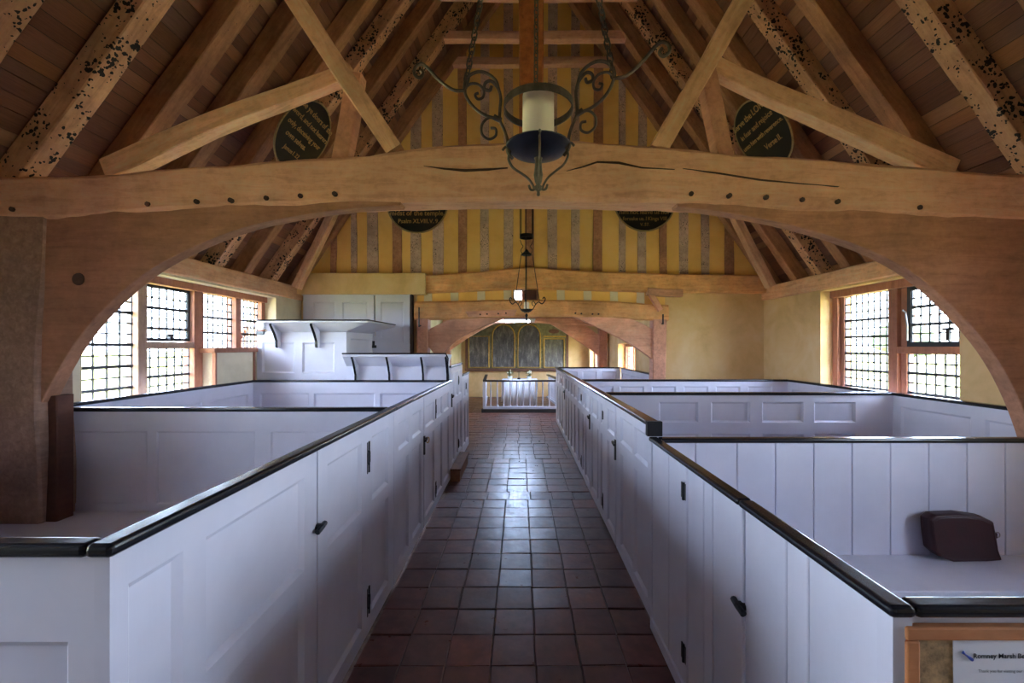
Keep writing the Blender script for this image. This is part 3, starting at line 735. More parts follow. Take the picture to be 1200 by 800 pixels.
for p, q in ((173, 239), (230, 236), (270, 234.5), (312, 232), (352, 229.5), (392, 227), (810, 227), (855, 229), (898, 231), (940, 234), (982, 236), (1078, 243), (14, 245)):
    v = at(p, q, 2.49); mk('peg', cyl((v.x, 2.499, v.z), (0, 1, 0), .0145, .03, 7), M['dark_wood'], tie)
def crack(pts, wmax=.008):
    up = []; lo = []
    for k, (a, b) in enumerate(pts):
        v = at(a, b, 2.5); w = wmax*math.sin(math.pi*(k+.3)/(len(pts)-.4))*random.uniform(.6, 1.2)
        up.append((v.x, v.z+w/2)); lo.append((v.x, v.z-w/2))
    mk('crack', strip_prism(lo, up, 2.490, 2.502), M['dark_wood'], tie)
crack([(497, 195), (520, 198), (545, 200), (570, 199), (595, 197)], .012); crack([(664, 201), (685, 195), (700, 190), (725, 191), (752, 197), (790, 199)], .010); crack([(800, 198), (840, 203), (890, 211), (940, 216), (982, 219)], .008)
kv = lathe([(.040, -.004), (.036, .004), (.001, .005)], (0, 0, 0), 14); kp = at(92, 327, 2.515)
mk('knot', place(kv, frame_M(kp, (1, 0, 0), (0, 0, 1))), M['dark_wood'], tr)

# chancel arch frame
def chancel_frame(name, label, Y, th, bl, br_, beam_st, braces, posts, mb, mbr, mp):
    t = thing(name, (.2, Y, 0), label, 'timber frame')
    station_beam('cross_beam', t, mb, beam_st, Y-th/2, Y+th/2, .006, 4)
    for lo, up in braces:
        n = 14; mk('arch_brace', strip_prism(resample(P2(lo, Y), n), resample(P2(up, Y), n), Y-th*.32, Y+th*.25), mbr, t, bevel=.005)
    for x, w, z1 in posts: beam('post', t, mp, (x, Y, 0), (x, Y, z1), w, th, (0, 1, 0))
    return t
Y1 = 6.1
ca = chancel_frame('chancel_arch_frame', 'pinkish oak chancel arch with cross beam and two curved braces in the yellow gable wall', Y1, .18, 0, 0,
    [(-1.53, 2.25, 1.99), (-1.0, 2.255, 1.995), (-.3, 2.275, 2.02), (.3, 2.275, 2.035), (1.2, 2.26, 2.02), (1.8, 2.22, 1.985), (2.13, 2.20, 1.97)],
    [([(514, 420), (530, 404), (546, 392), (561, 385), (576, 379), (588, 373.5), (598, 369)], [(497, 398), (503, 386), (515, 380), (528, 374.5), (546, 371), (570, 369), (592, 367)]),
     ([(767, 424), (762.5, 420), (746, 408), (729, 398), (710, 388.5), (690, 379), (669.5, 370.5), (655, 367)], [(772, 394), (766, 388), (757, 382), (745, 376), (730, 371), (710, 369), (690, 367), (672, 366)])],
    [(-1.415, .16, 2.0), (2.0, .19, 1.99)], M['gold_oak'], M['pink_oak'], M['pink_oak_z'])
mk('scarf_plate', prism(P2([(545.5, 365), (606, 362.5), (603, 370), (549, 371.5)], Y1-.1), Y1-.115, Y1-.08), M['pink_oak'], ca)
for p, q in ((563, 368.5), (571, 368), (584, 367.5), (593, 367), (674, 367), (681, 367.5), (694, 368), (701, 368)): mk('peg', cyl((pX(p, 6.0), Y1-.125, pZ(q, 6.0)), (0, 1, 0), .012, .03, 7), M['dark_wood'], ca)
mk('hook', tube([at(491, 360, 6.0), at(491, 383, 6.0), at(493.5, 381, 6.0)], .010), M['iron_dark'], ca); mk('hook', tube([at(777, 368, 6.0), at(777, 380, 6.0), at(775, 379, 6.0)], .010), M['iron_dark'], ca)
Y2 = 10.2
chancel_frame('chancel_truss', 'second smaller arched oak truss deep in the chancel before the altar rail', Y2, .2, 0, 0,
    [(-1.88, 2.30, 2.08), (-.8, 2.31, 2.15), (0, 2.32, 2.19), (.8, 2.31, 2.15), (2.1, 2.30, 2.08)],
    [([(521, 416), (530, 409), (545, 398), (560, 389), (577, 380), (590, 377)], [(521, 395), (528, 391), (538, 385), (550, 379), (567, 374), (585, 372)]),
     ([(709, 424), (701, 416), (685, 405), (669.5, 394.5), (656, 386), (644, 379), (630, 376)], [(711, 400), (700, 391.5), (692, 386), (684.5, 381), (670, 376), (655, 373), (640, 371)])],
    [(2.0, .20, 2.12), (-1.80, .18, 2.12)], M['pink_oak'], M['pink_oak'], M['pink_oak_z'])

# ================================================================== BOX PEWS
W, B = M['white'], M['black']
AL, AR = -.835, .75           # aisle faces
T = .032                      # joinery thickness
def cap(parent, x0, x1, y0, y1, ztop, h=.028, name='cap_rail'):
    return mk(name, box(x0, x1, y0, y1, ztop-h, ztop), B, parent, bevel=.010, bseg=3)
def hinge(parent, sx, y, z, long=.17):
    """iron H hinge on an aisle face; sx = +1 face looks to +x"""
    x = (AL if sx > 0 else AR); f = lambda a, b: sorted((x+sx*a, x+sx*b))
    V = join(box(*f(0, .006), y-.022, y-.010, z-long/2, z+long/2), box(*f(0, .006), y+.010, y+.022, z-long/2, z+long/2), box(*f(.001, .009), y-.020, y+.020, z-.028, z+.028), tube([(x+sx*.008, y, z-.04), (x+sx*.008, y, z+.04)], .006))
    mk('hinge', V, M['iron_dark'], parent)
def plate_hinge(parent, sx, y, z):
    x = (AL if sx > 0 else AR); f = lambda a, b: sorted((x+sx*a, x+sx*b))
    mk('hinge', join(box(*f(0, .006), y-.03, y+.03, z-.035, z+.035), tube([(x+sx*.006, y, z-.04), (x+sx*.006, y, z+.04)], .007)), M['iron_dark'], parent)
def latch(parent, sx, y, z, long=False):
    x = (AL if sx > 0 else AR); c = (x+sx*.012, y, z)
    V = join(cyl(c, (1, 0, 0), .016, .022, 10), tube([(x+sx*.02, y-.035, z-.006), (x+sx*.024, y, z+.004), (x+sx*.02, y+.03, z+.006)], .011, 8))
    if long: V = join(V, box(*sorted((x, x+sx*.012)), y-.012, y+.012, z-.13, z+.03))
    mk('latch', V, M['iron_dark'], parent)
def aisle(parent, side, y0, y1, z1, panels, name='aisle_panelling', z0=.03):
    if side < 0: return panelled(name, parent, W, 'y', y0, y1, z0, z1, AL, AL-T, panels)
    return panelled(name, parent, W, 'y', y0, y1, z0, z1, AR, AR+T, panels)
def two(y0, y1, zs): return [(y0, y1, a, b) for a, b in zs]
ZT = 1.205
ZTR = 1.17
ZA = [(.12, .655), (.735, 1.095)]          # front left pew: lower and upper panels
ZB = [(.11, .80), (.885, 1.075)]           # further pews: tall lower, small upper panels
# ---- left, nearest
p = thing('box_pew', (-2.0, 1.8, 0), 'white panelled box pew with black cap rail, nearest on the left of the aisle', 'box pew', 'white box pews')
aisle(p, -1, .85, 1.712, ZT-.027, two(.89, 1.035, ZA)+two(1.11, 1.615, ZA))
d = panelled('door', p, W, 'y', 1.716, 2.283, .04, ZT-.027, AL+.004, AL-T, two(1.80, 2.19, ZA))
hinge(d, 1, 2.285, .995); hinge(d, 1, 2.285, .21, .15); latch(d, 1, 1.712, .86)
aisle(p, -1, 2.287, 2.755, ZT-.027, two(2.35, 2.64, ZA))
panelled('end_panelling', p, W, 'x', -3.18, AL-T, .03, ZT-.027, .85, .85+T, [(-2.9, -2.2, .12, 1.0), (-2.1, -1.5, .12, 1.0), (-1.42, -.92, .12, 1.0)])
panelled('partition', p, W, 'x', -3.16, AL-T, .03, ZT-.027, 2.71, 2.71+T, [(-3.08, -2.42, .58, 1.05), (-2.36, -1.72, .58, 1.05), (-1.62, -.96, .58, 1.05), (-3.08, -2.42, .1, .50), (-2.36, -1.72, .1, .50), (-1.62, -.96, .1, .50)], rec=.006, mo=.01)
panelled('side_panelling', p, W, 'y', .85, 2.48, .03, ZT-.027, -3.19, -3.16, [(.95, 1.6, .55, 1.05), (1.7, 2.4, .55, 1.05)], rec=.006)
cap(p, AL-.034, AL+.020, .831, 2.756, ZT); cap(p, -3.19, AL-.034, .831, .875, ZT); cap(p, -3.16, AL-.034, 2.705, 2.755, ZT); cap(p, -3.19, -3.14, .885, 2.48, ZT)
b = mk('bench', box(-3.15, -1.0, 2.28, 2.708, .50, .535), W, p, bevel=.006); mk('bench_front', box(-3.15, -1.0, 2.32, 2.345, .03, .50), W, b)
b = mk('bench', box(-3.15, -2.72, .88, 2.278, .50, .535), W, p, bevel=.006); mk('bench_front', box(-2.77, -2.745, .88, 2.278, .03, .50), W, b)
# ---- left, second
p = thing('box_pew', (-2.0, 4.0, 0), 'white box pew in front of the pulpit, second along the left of the aisle', 'box pew', 'white box pews')
aisle(p, -1, 2.759, 3.602, ZT-.027, two(2.86, 3.12, ZB)+two(3.23, 3.515, ZB))
d = panelled('door', p, W, 'y', 3.606, 4.10, .04, ZT-.027, AL+.004, AL-T, two(3.66, 4.03, ZB))
hinge(d, 1, 4.10, .99, .19); hinge(d, 1, 4.10, .20, .15); latch(d, 1, 3.607, .80, True)
mk('key_ring', tube([(AL+.03+.012*math.cos(a), 3.63+.01*math.sin(a), .79+.022*math.sin(a)) for a in [k*.5236 for k in range(12)]], .004, 6, True), M['brass'], d)
aisle(p, -1, 4.104, 4.985, ZT-.027, two(4.15, 4.46, ZB)+two(4.55, 4.88, ZB))
zp = [(.60, 1.05), (.12, .52)]
panelled('partition', p, W, 'x', -3.16, AL-T, .03, ZT-.027, 4.94, 4.94+T, [(a, b_, c, d_) for a, b_ in ((-3.08, -2.50), (-2.44, -1.72), (-1.66, -.95)) for c, d_ in zp])
panelled('side_panelling', p, W, 'y', 2.762, 4.94, .03, ZT-.027, -3.19, -3.16, [(2.85, 3.45, .60, 1.05), (3.55, 4.15, .60, 1.05), (4.25, 4.85, .60, 1.05)])
cap(p, AL-.034, AL+.020, 2.759, 4.985, ZT); cap(p, -3.19, AL-.034, 4.935, 4.985, ZT); cap(p, -3.19, -3.14, 2.76, 4.925, ZT)
b = mk('bench', box(-3.15, -.95, 4.54, 4.938, .46, .495), W, p, bevel=.006); mk('bench_front', box(-3.15, -.95, 4.58, 4.605, .03, .46), W, b)
# ---- right, nearest (boarded, lower)
ZF = 1.088
p = thing('box_pew', (2.0, 1.6, 0), 'lower white boarded box pew nearest on the right, with the red kneeler inside', 'box pew', 'white box pews')
def ypl(name, cuts, z0=.03, w=(AR, AR+T)): return planked(name, p, W, 'y', cuts, z0, ZF-.022, w[0], w[1])
ypl('aisle_boarding', [.845, 1.09, 1.18, 1.40]); d = ypl('door', [1.406, 1.62, 1.70, 1.862], .045, (AR-.006, AR+T)); ypl('aisle_boarding', [1.868, 2.117, 2.382])
mk('skirting', box(AR-.012, AR, .845, 1.40, 0, .06), W, p); mk('skirting', box(AR-.012, AR, 1.868, 2.382, 0, .06), W, p)
plate_hinge(d, -1, 1.91, .94); plate_hinge(d, -1, 1.91, .20); latch(d, -1, 1.403, .73)
mk('bead', tube([(AR-.004, 1.866, .05), (AR-.004, 1.866, ZF-.022)], .008, 8), W, p); mk('bead', tube([(AR-.004, 1.403, .05), (AR-.004, 1.403, ZF-.022)], .006, 8), W, d)
mk('corner_post', box(AR-.004, AR+.035, .838, .875, 0, ZF-.022), W, p)
mk('end_board', box(AR+.035, 3.5, .85, .875, .03, ZF-.022), W, p)
planked('partition', p, W, 'x', [AR+T+.0, .98]+[1.0+.215*k for k in range(1, 12)]+[3.52], .03, ZF-.022, 2.345, 2.345+T)
cap(p, AR-.022, AR+.030, .82, 1.402, ZF, .024); cap(p, AR-.022, AR+.030, 1.407, 2.383, ZF, .024); cap(p, AR+.030, 3.52, .82, .864, ZF, .024); cap(p, AR+.030, 3.52, 2.330, 2.383, ZF)
b = mk('bench', box(AR+.06, 3.5, 1.99, 2.343, .405, .435), W, p, bevel=.006); mk('bench_front', box(AR+.06, 3.5, 2.02, 2.045, .03, .405), W, b)
# ---- right, second / third / fourth
def right_pew(label, y0, y1, doors, panels, part, extra=None, xr=3.50):
    p = thing('box_pew', (2.0, (y0+y1)/2, 0), label, 'box pew', 'white box pews')
    cuts = [y0]+[c for d in doors for c in d]+[y1]
    for k in range(0, len(cuts), 2):
        a, b = cuts[k], cuts[k+1]; aisle(p, 1, a+.002, b-.002+(.026 if b == y1 else 0), ZTR-.028, [q for c, e in panels for q in two(c, e, ZB) if a < (c+e)/2 < b])
    for a, b in doors:
        d = panelled('door', p, W, 'y', a+.002, b-.002, .04, ZTR-.028, AR-.004, AR+T, [q for c, e in panels for q in two(c, e, ZB) if a < (c+e)/2 < b])
        plate_hinge(d, -1, b, .98); hinge(d, -1, b, .20, .14); latch(d, -1, a+.01, .84, True)
    cap(p, AR-.022, AR+.055, y0, y1+.027, ZTR)
    panelled('partition', p, W, 'x', AR+T, xr, .03, ZTR-.028, y1-.02, y1-.02+T, [(a, b, c, d) for a, b in part for c, d in ((.885, 1.08), (.48, .78), (.1, .40))])
    cap(p, AR+.055, xr+.02, y1-.035, y1+.028, ZTR)
    b = mk('bench', box(AR+.06, xr-.02, y1-.42, y1-.022, .44, .47), W, p, bevel=.006); mk('bench_front', box(AR+.06, xr-.02, y1-.39, y1-.37, .03, .44), W, b)
    return p
p = right_pew('taller white box pew just beyond the step in the cap rail, right of the aisle', 2.42, 3.95, [(3.28, 3.79)], [(2.47, 2.76), (2.81, 3.14), (3.33, 3.60), (3.83, 3.92)],
    [(1.30, 1.67), (1.79, 2.16), (2.27, 2.66), (2.76, 3.15)])
mk('end_post', box(AR, AR+T+.015, 2.395, 2.42, .03, ZTR-.028), W, p); mk('cap_end', box(AR-.026, AR+.06, 2.386, 2.42, ZF-.0, ZTR+.002), M['iron_dark'], p)
panelled('side_panelling', p, W, 'y', 2.45, 3.93, .03, ZTR-.028, 3.53, 3.50, [(2.55, 3.15, .60, 1.05), (3.25, 3.85, .60, 1.05)]); cap(p, 3.48, 3.545, 2.45, 3.93, ZTR)
p = right_pew('white box pew before the plastered corner, third along the right of the aisle', 3.98, 5.5, [(4.50, 5.12)], [(4.02, 4.09), (4.13, 4.43), (4.56, 4.84), (4.88, 5.05), (5.18, 5.46)],
    [(.95, 1.22), (1.30, 1.62), (1.72, 2.04), (2.14, 2.46), (2.56, 2.88), (2.98, 3.30)])
panelled('side_panelling', p, W, 'y', 3.985, 5.48, .03, ZTR-.028, 3.53, 3.50, [(4.1, 4.7, .60, 1.05), (4.8, 5.4, .60, 1.05)]); cap(p, 3.48, 3.545, 3.98, 5.47, ZTR)
p = right_pew('furthest white box pew on the right, standing inside the chancel', 5.53, 8.8, [(7.07, 7.62)], [(5.58+.37*k, 5.86+.37*k) for k in range(4)]+[(7.14, 7.54), (7.70, 8.05), (8.15, 8.55)],
    [(.95, 1.2), (1.3, 1.6), (1.7, 2.0)], xr=2.10)
panelled('side_panelling', p, W, 'y', 6.35, 8.78, .03, ZTR-.028, 2.14, 2.11, [(6.5, 7.2, .60, 1.05), (7.3, 8.0, .60, 1.05), (8.1, 8.7, .60, 1.05)]); cap(p, 2.08, 2.15, 6.35, 8.78, ZTR)
panelled('return_panelling', p, W, 'x', AR+T, 1.9, .03, ZTR-.028, 5.535, 5.56, [])

# ================================================================== PULPIT GROUP
def bracket(parent, x, yf, zt, zb, proj, th=.035):
    """ogee bracket under a book-board, black edge strip on its front"""
    prof = [(yf, zt), (yf-proj, zt), (yf-proj-.004, zt-.02), (yf-proj+.02, zt-.05), (yf-proj*.55, zt-(zt-zb)*.42), (yf-proj*.28, zt-(zt-zb)*.72), (yf-.045, zb+.015), (yf-.03, zb), (yf, zb)]
    b = mk('bracket', prism(prof, x-th/2, x+th/2, 'x'), W, parent)
    e = prof[1:8]; mk('black_edge', strip_x(e, x-th/2-.002, x+th/2-.010, .007), M['black'], b)
def strip_x(e, x0, x1, t):
    V = []
    for y, z in e: V += [(x0, y-t, z), (x1, y-t, z), (x1, y+.001, z), (x0, y+.001, z)]
    n = len(e); Fc = [(0, 1, 2, 3), (4*n-4, 4*n-1, 4*n-2, 4*n-3)]
    for i in range(n-1):
        for k in range(4): Fc.append((4*i+k, 4*i+(k+1) % 4, 4*i+4+(k+1) % 4, 4*i+4+k))
    return V, Fc
YF = 5.06
p = thing('pulpit', (-2.6, 5.6, 0), 'tall white pulpit with bracketed sloping book-board beside the left window', 'pulpit')
xl, xr = -3.19, pX(406, YF)
panelled('front', p, W, 'x', xl, xr, .03, 1.78, YF, YF+.04, [(pX(307, YF), pX(345, YF), pZ(437, YF), pZ(401, YF)), (pX(354, YF), pX(392, YF), pZ(437, YF), pZ(401, YF))], mo=.022)
panelled('side', p, W, 'y', YF+.04, 5.98, .03, 1.78, xr-.04, xr, [(YF+.12, 5.9, 1.25, 1.70)])
mk('left_cap', box(xl, xl+.09, YF-.02, YF+.05, 1.745, 1.785), M['black'], p)
za, zb = 1.902, 1.786; yo = YF-.19
xs0, xs1, xe = -3.06, pX(414, YF), pX(432, yo)
V = [(xs0, yo, za), (xe, yo, za), (xe, 5.9, za), (xs0, 5.9, za), (xs0, YF, zb), (xr, YF, zb), (xr, 5.85, zb), (xs0, 5.85, zb), (xs0, yo, za-.02), (xe, yo, za-.02), (xe, 5.9, za-.02)]
Fc = [(0, 1, 2, 3), (8, 9, 5, 4), (9, 10, 6, 5), (0, 8, 9, 1), (1, 9, 10, 2), (4, 5, 6, 7), (0, 3, 7, 4, 8), (3, 2, 10, 6, 7)]
mk('book_board', (V, Fc), W, p); cap(p, xs0, xe+.012, yo-.014, yo+.02, za+.014, .016, 'black_edge'); cap(p, xe-.006, xe+.014, yo, 5.9, za+.014, .016, 'black_edge')
mk('board_nose', cyl((xs0+.02, yo+.02, za-.055), (0, 1, 0), .055, .05, 14), W, p)
bracket(p, pX(318, 4.9), YF, 1.872, 1.585, .165); bracket(p, pX(365.5, 4.9), YF, 1.872, 1.585, .165)
mk('back_screen', prism([(xr, .03), (pX(480, 5.96), .03), (pX(480, 5.96), 1.635), (xr, 1.755)], 5.95, 5.98), W, p)
mk('hinge', join(box(pX(436, 5.94), pX(439, 5.94), 5.94, 5.95, 1.58, 1.68), box(pX(435, 5.94), pX(441, 5.94), 5.93, 5.95, 1.58, 1.62)), M['iron_dark'], p)
YD = 5.02
p = thing('reading_desk', (-1.5, 5.4, 0), 'low white reading desk with four black-edged brackets, right of the pulpit', 'reading desk')
xa, xb = pX(406, YD), AL-.04
mk('front', box(xa, xb, YD, YD+.035, .03, 1.50), W, p); mk('side', box(xb-.03, xb, YD+.035, 5.98, .03, 1.34), W, p)
za, zb, yo = 1.517, 1.365, YD-.17
xo0, xo1 = pX(401, yo), pX(522, yo)
V = [(xo0, yo, za), (xo1, yo, za), (xo1, YD+.3, za-.02), (xo0, YD+.3, za-.02), (xo0, yo, za-.03), (xo1, yo, za-.03), (xb, YD, zb), (xa, YD, zb)]
mk('book_board', (V, [(0, 1, 2, 3), (0, 4, 5, 1), (4, 7, 6, 5), (1, 5, 6, 2), (0, 3, 7, 4), (2, 6, 7, 3)]), W, p)
cap(p, xo0-.004, xo1+.01, yo-.012, yo+.016, za+.010, .016, 'black_edge')
mk('black_edge', tube([(xo1+.004, yo, za), (xo1+.03, yo, za-.05), (xb+.02, yo+.06, za-.14), (xb+.02, YD-.05, 1.2)], .008), M['black'], p)
for q in (413, 453.5, 494, 523): bracket(p, pX(q, 4.87), YD, 1.49, 1.175, .15, .03)
YK = 4.99
p = thing('clerk_desk', (-1.2, 5.5, 0), 'narrow taller white panelled desk end on the aisle beside the reading desk', 'desk')
panelled('aisle_panelling', p, W, 'y', YK, 5.98, .03, 1.345, AL, AL-T, [(5.09, 5.28, .18, .85), (5.40, 5.60, .18, .85), (5.70, 5.92, .18, .85), (5.09, 5.28, .95, 1.28), (5.40, 5.60, .95, 1.28), (5.70, 5.92, .95, 1.28)])
cap(p, AL-.04, AL+.012, YK-.01, 5.98, 1.37, .025); mk('end_panel', box(-1.3, AL-T, YK, YK+.03, .03, 1.345), W, p)
hinge(p, 1, 5.62, 1.15, .12); hinge(p, 1, 5.62, .30, .12); latch(p, 1, 5.05, 1.0, True)
p = thing('bench_end', (-1.2, 6.4, 0), 'lowest white panelled seat end at the chancel opening on the left', 'desk')
panelled('aisle_panelling', p, W, 'y', 6.0, 6.75, .03, 1.17, AL, AL-T, [(6.08, 6.34, .15, .75), (6.42, 6.68, .15, .75), (6.08, 6.34, .85, 1.1), (6.42, 6.68, .85, 1.1)])
cap(p, AL-.04, AL+.012, 6.0, 6.76, 1.195, .025); mk('end_panel', box(-1.25, AL-T, 6.72, 6.75, .03, 1.17), W, p); mk('seat', box(-1.25, AL-T, 6.25, 6.72, .44, .47), W, p)
hinge(p, 1, 6.38, 1.0, .1)
p = thing('wooden_step', (AL+.08, 5.3, 0), 'small brown wooden step on the floor below the taller desk end', 'step')
mk('tread', box(AL+.002, AL+.13, 4.94, 5.75, .13, .155), M['step_wood'], p, bevel=.004); mk('riser', box(AL+.004, AL+.115, 4.96, 5.73, 0, .13), M['step_wood'], p)
p = thing('wall_cupboard', (-2.4, 6.0, 0), 'tall white panelled cupboard against the yellow wall behind the pulpit', 'cupboard')
cx0, cx1 = -3.12, pX(480.5, 6.0); zc = 2.335
panelled('body', p, W, 'x', cx0, pX(438, 6.0), .03, zc, 6.0, 6.05, [(pX(367, 6.0), pX(392, 6.0), 1.3, 2.24), (pX(401, 6.0), pX(430, 6.0), 1.3, 2.24)])
panelled('door', p, W, 'x', pX(440, 6.0), cx1, .03, zc, 5.995, 6.05, [(pX(446, 6.0), pX(473, 6.0), 1.3, 2.24)])
mk('cornice', box(cx0-.01, cx1+.005, 5.98, 6.06, zc, zc+.025), W, p); mk('black_edge', box(cx1, cx1+.03, 5.99, 6.095, .03, zc+.02), M['dark_wood'], p); mk('side', box(cx0, cx0+.03, 6.05, 6.098, .03, zc), W, p)

# ================================================================== CHANDELIERS
IR = M['iron']
def arc_spiral(c, r0, r1, a0, a1, n=22):
    return [(c[0]+(r0+(r1-r0)*k/n)*math.cos(a0+(a1-a0)*k/n), c[1]+(r0+(r1-r0)*k/n)*math.sin(a0+(a1-a0)*k/n)) for k in range(n+1)]
def link_chain(t, A, B, n, r=.009, w=.0028, mat=None):
    A, B = Vector(A), Vector(B); d = (B-A)/n; L = d.length; x = d.normalized(); y = x.orthogonal().normalized(); z = x.cross(y)
    pts = []
    hl = L*.36
    for k in range(12):
        a = 2*math.pi*k/12; pts.append((math.cos(a)*r*.9+(hl if math.cos(a) > 0 else -hl), math.sin(a)*r, 0))
    vf = tube(pts, w, 5, True)
    me = bpy.data.meshes.new('chain_link'); me.from_pydata(vf[0], [], vf[1]); me.materials.append(mat or IR)
    for i in range(n):
        o = bpy.data.objects.new('chain_link', me); c = A+d*(i+.5)
        u = y if i % 2 else z
        Mx = Matrix((x, u, x.cross(u))).transposed(); o.rotation_euler = Mx.to_euler(); o.location = c; link(o, t, c)
CX, CY, CZ = .062, 1.46, 0
k_ = CY/F_PX
def zc(py): return CAM_H+(VY-py)*k_
t = thing('chandelier', (CX, CY, zc(175)), 'large black wrought-iron scroll chandelier hanging before the tie beam, nearest the camera', 'chandelier')
mk('ring', lathe([(.121, -.012), (.121, .012), (.117, .012), (.117, -.012), (.121, -.012)], (CX, CY, zc(126)), 40), M['iron'], t)
mk('drip_dish', lathe([(.012, -.034), (.055, -.028), (.092, -.012), (.110, .003), (.114, .006), (.106, .009), (.06, -.002), (.01, -.004)], (CX, CY, zc(174)), 36), M['navy_iron'], t, smooth=True)
mk('candle_cup', lathe([(.060, -.005), (.062, .028), (.058, .028), (.056, .0)], (CX, CY, zc(174)), 24), M['navy_iron'], t)
fin = zc(230)
mk('finial', lathe([(.001, 0), (.006, .004), (.005, .018), (.014, .024), (.016, .032), (.007, .040), (.012, .05), (.016, .075), (.013, .10), (.011, .125), (.02, .145), (.012, .155)], (CX, CY, fin), 14), IR, t, smooth=True)
for ang in (90, 180, 345):
    a = math.radians(ang); e = Vector((math.cos(a), math.sin(a), 0))
    def Q(r, py): return Vector((CX, CY, 0))+e*(r*k_)+Vector((0, 0, zc(py)))
    arm = mk('arm', tube(catmull([Q(30, 186), Q(36, 178), Q(36, 165), Q(40, 152), Q(45, 141), Q(45, 128), Q(44, 116), Q(47, 104), Q(55, 95), Q(62, 97), Q(63, 104), Q(57, 106), Q(55, 101)], 5), .0055, 7), IR, t, smooth=True)
    mk('scroll', tube(catmull([Q(48, 139), Q(60, 136), Q(72, 129), Q(81, 119), Q(86, 108), Q(86, 97), Q(80, 88), Q(70, 84), Q(60, 86), Q(50, 94), Q(46, 106)], 5), .0055, 7), IR, arm, smooth=True)
    mk('scroll', tube(catmull([Q(86, 103), Q(79, 98), Q(70, 99), Q(64, 106), Q(65, 114), Q(71, 116), Q(74, 111), Q(70, 109)], 5), .0045, 7), IR, arm, smooth=True)
    mk('scroll', tube(catmull([Q(46, 139), Q(58, 138), Q(66, 146), Q(66, 157), Q(58, 163), Q(50, 159), Q(50, 151), Q(56, 150)], 5), .0045, 7), IR, arm, smooth=True)
    mk('scroll', tube(catmull([Q(86, 106), Q(98, 106), Q(110, 99), Q(120, 90), Q(129, 80), Q(137, 75), Q(144, 79), Q(145, 87), Q(139, 91), Q(135, 86), Q(138, 82)], 5), .0058, 7), IR, arm, smooth=True)
    mk('collar', tube([Q(44, 141), Q(52, 137)], .010, 8), IR, arm)
    for a3 in ((math.radians(ang), math.radians(270)) if ang == 90 else (math.radians(ang),)):
        e = Vector((math.cos(a3), math.sin(a3), 0))
        mk('strap', tube(catmull([Q(42, 176), Q(38, 172), Q(33, 176), Q(35, 186), Q(30, 196), Q(20, 203), Q(12, 209), Q(7, 216), Q(5, 222), Q(9, 222), Q(11, 217)], 4), .0045, 6), IR, t, smooth=True)
    e = Vector((math.cos(a), math.sin(a), 0))
    link_chain(t, Q(86, 104), (CX, CY, 3.95), 58, .0095, .003)
mk('suspension_rod', tube([(CX, CY, 3.93), (CX, CY, 7.05)], .008), IR, t)
o = mk('candle', lathe([(.0545, 0), (.0555, .02), (.0548, .165), (.0548, .182), (.052, .194), (.042, .201), (.02, .199), (.005, .196)], (CX, CY, zc(174)+.0), 32), M['candle'], None, smooth=True)
tag(o, 'thick white pillar candle standing in the near iron chandelier', 'candle')

# far chandelier
CY2 = 5.0; k2 = CY2/F_PX; CX2 = pX(617, CY2)
def z2(py): return CAM_H+(VY-py)*k2
t = thing('chandelier', (CX2, CY2, z2(372)), 'smaller far iron chandelier on long rods in front of the gable wall', 'chandelier')
mk('crown_ring', lathe([(.082, -.02), (.082, .02), (.074, .02), (.074, -.02), (.082, -.02)], (CX2, CY2, z2(277)), 24), M['iron_dark'], t)
mk('crown_dish', lathe([(.06, -.02), (.058, -.005), (.03, .02), (.01, .05)], (CX2, CY2, z2(297)), 20), M['iron_dark'], t)
mk('drip_dish', lathe([(.01, -.03), (.05, -.02), (.075, 0), (.07, .008), (.01, 0)], (CX2, CY2, z2(363)), 20), M['iron_dark'], t)
mk('finial', lathe([(.004, -.06), (.014, -.04), (.01, 0), (.018, .03), (.006, .05)], (CX2, CY2, z2(372)), 10), M['iron_dark'], t)
for ang in (25, 145, 265):
    a = math.radians(ang); e = Vector((math.cos(a), math.sin(a), 0))
    def Q(r, py): return Vector((CX2, CY2, z2(py)))+e*(r*k2)
    mk('rod', tube([Q(7.5, 297), Q(17, 352)], .0045, 5), M['iron_dark'], t); mk('rod', tube([Q(7.5, 277), Q(7.5, 200)], .0045, 5), M['iron_dark'], t)
    mk('crown_scroll', tube(catmull([Q(9, 280), Q(7, 285), Q(5, 288), Q(8, 292), Q(6, 297)], 4), .004, 5), M['iron_dark'], t)
    mk('arm', tube(catmull([Q(2, 366), Q(8, 362), Q(12, 356), Q(16, 353), Q(20, 355), Q(23, 353), Q(25, 349), Q(23, 347), Q(21.5, 349)], 5), .006, 6), M['iron_dark'], t)
    mk('scroll', tube(catmull([Q(12, 356), Q(9, 352), Q(7, 355), Q(9, 358)], 4), .005, 5), M['iron_dark'], t)
for s in (-1, 1): mk('rod', tube([(CX2+s*.077, CY2, z2(276)), (CX2+s*.077, CY2, 5.6)], .0045, 5), M['iron_dark'], t)
mk('rod', tube([(CX2, CY2, z2(297)), (CX2, CY2, z2(366))], .0045, 5), M['iron_dark'], t)
o = mk('candle', lathe([(.032, 0), (.032, .085), (.02, .092)], (CX2, CY2, z2(363)+.004), 16), M['candle']); tag(o, 'short cream candle stub in the far small chandelier', 'candle')

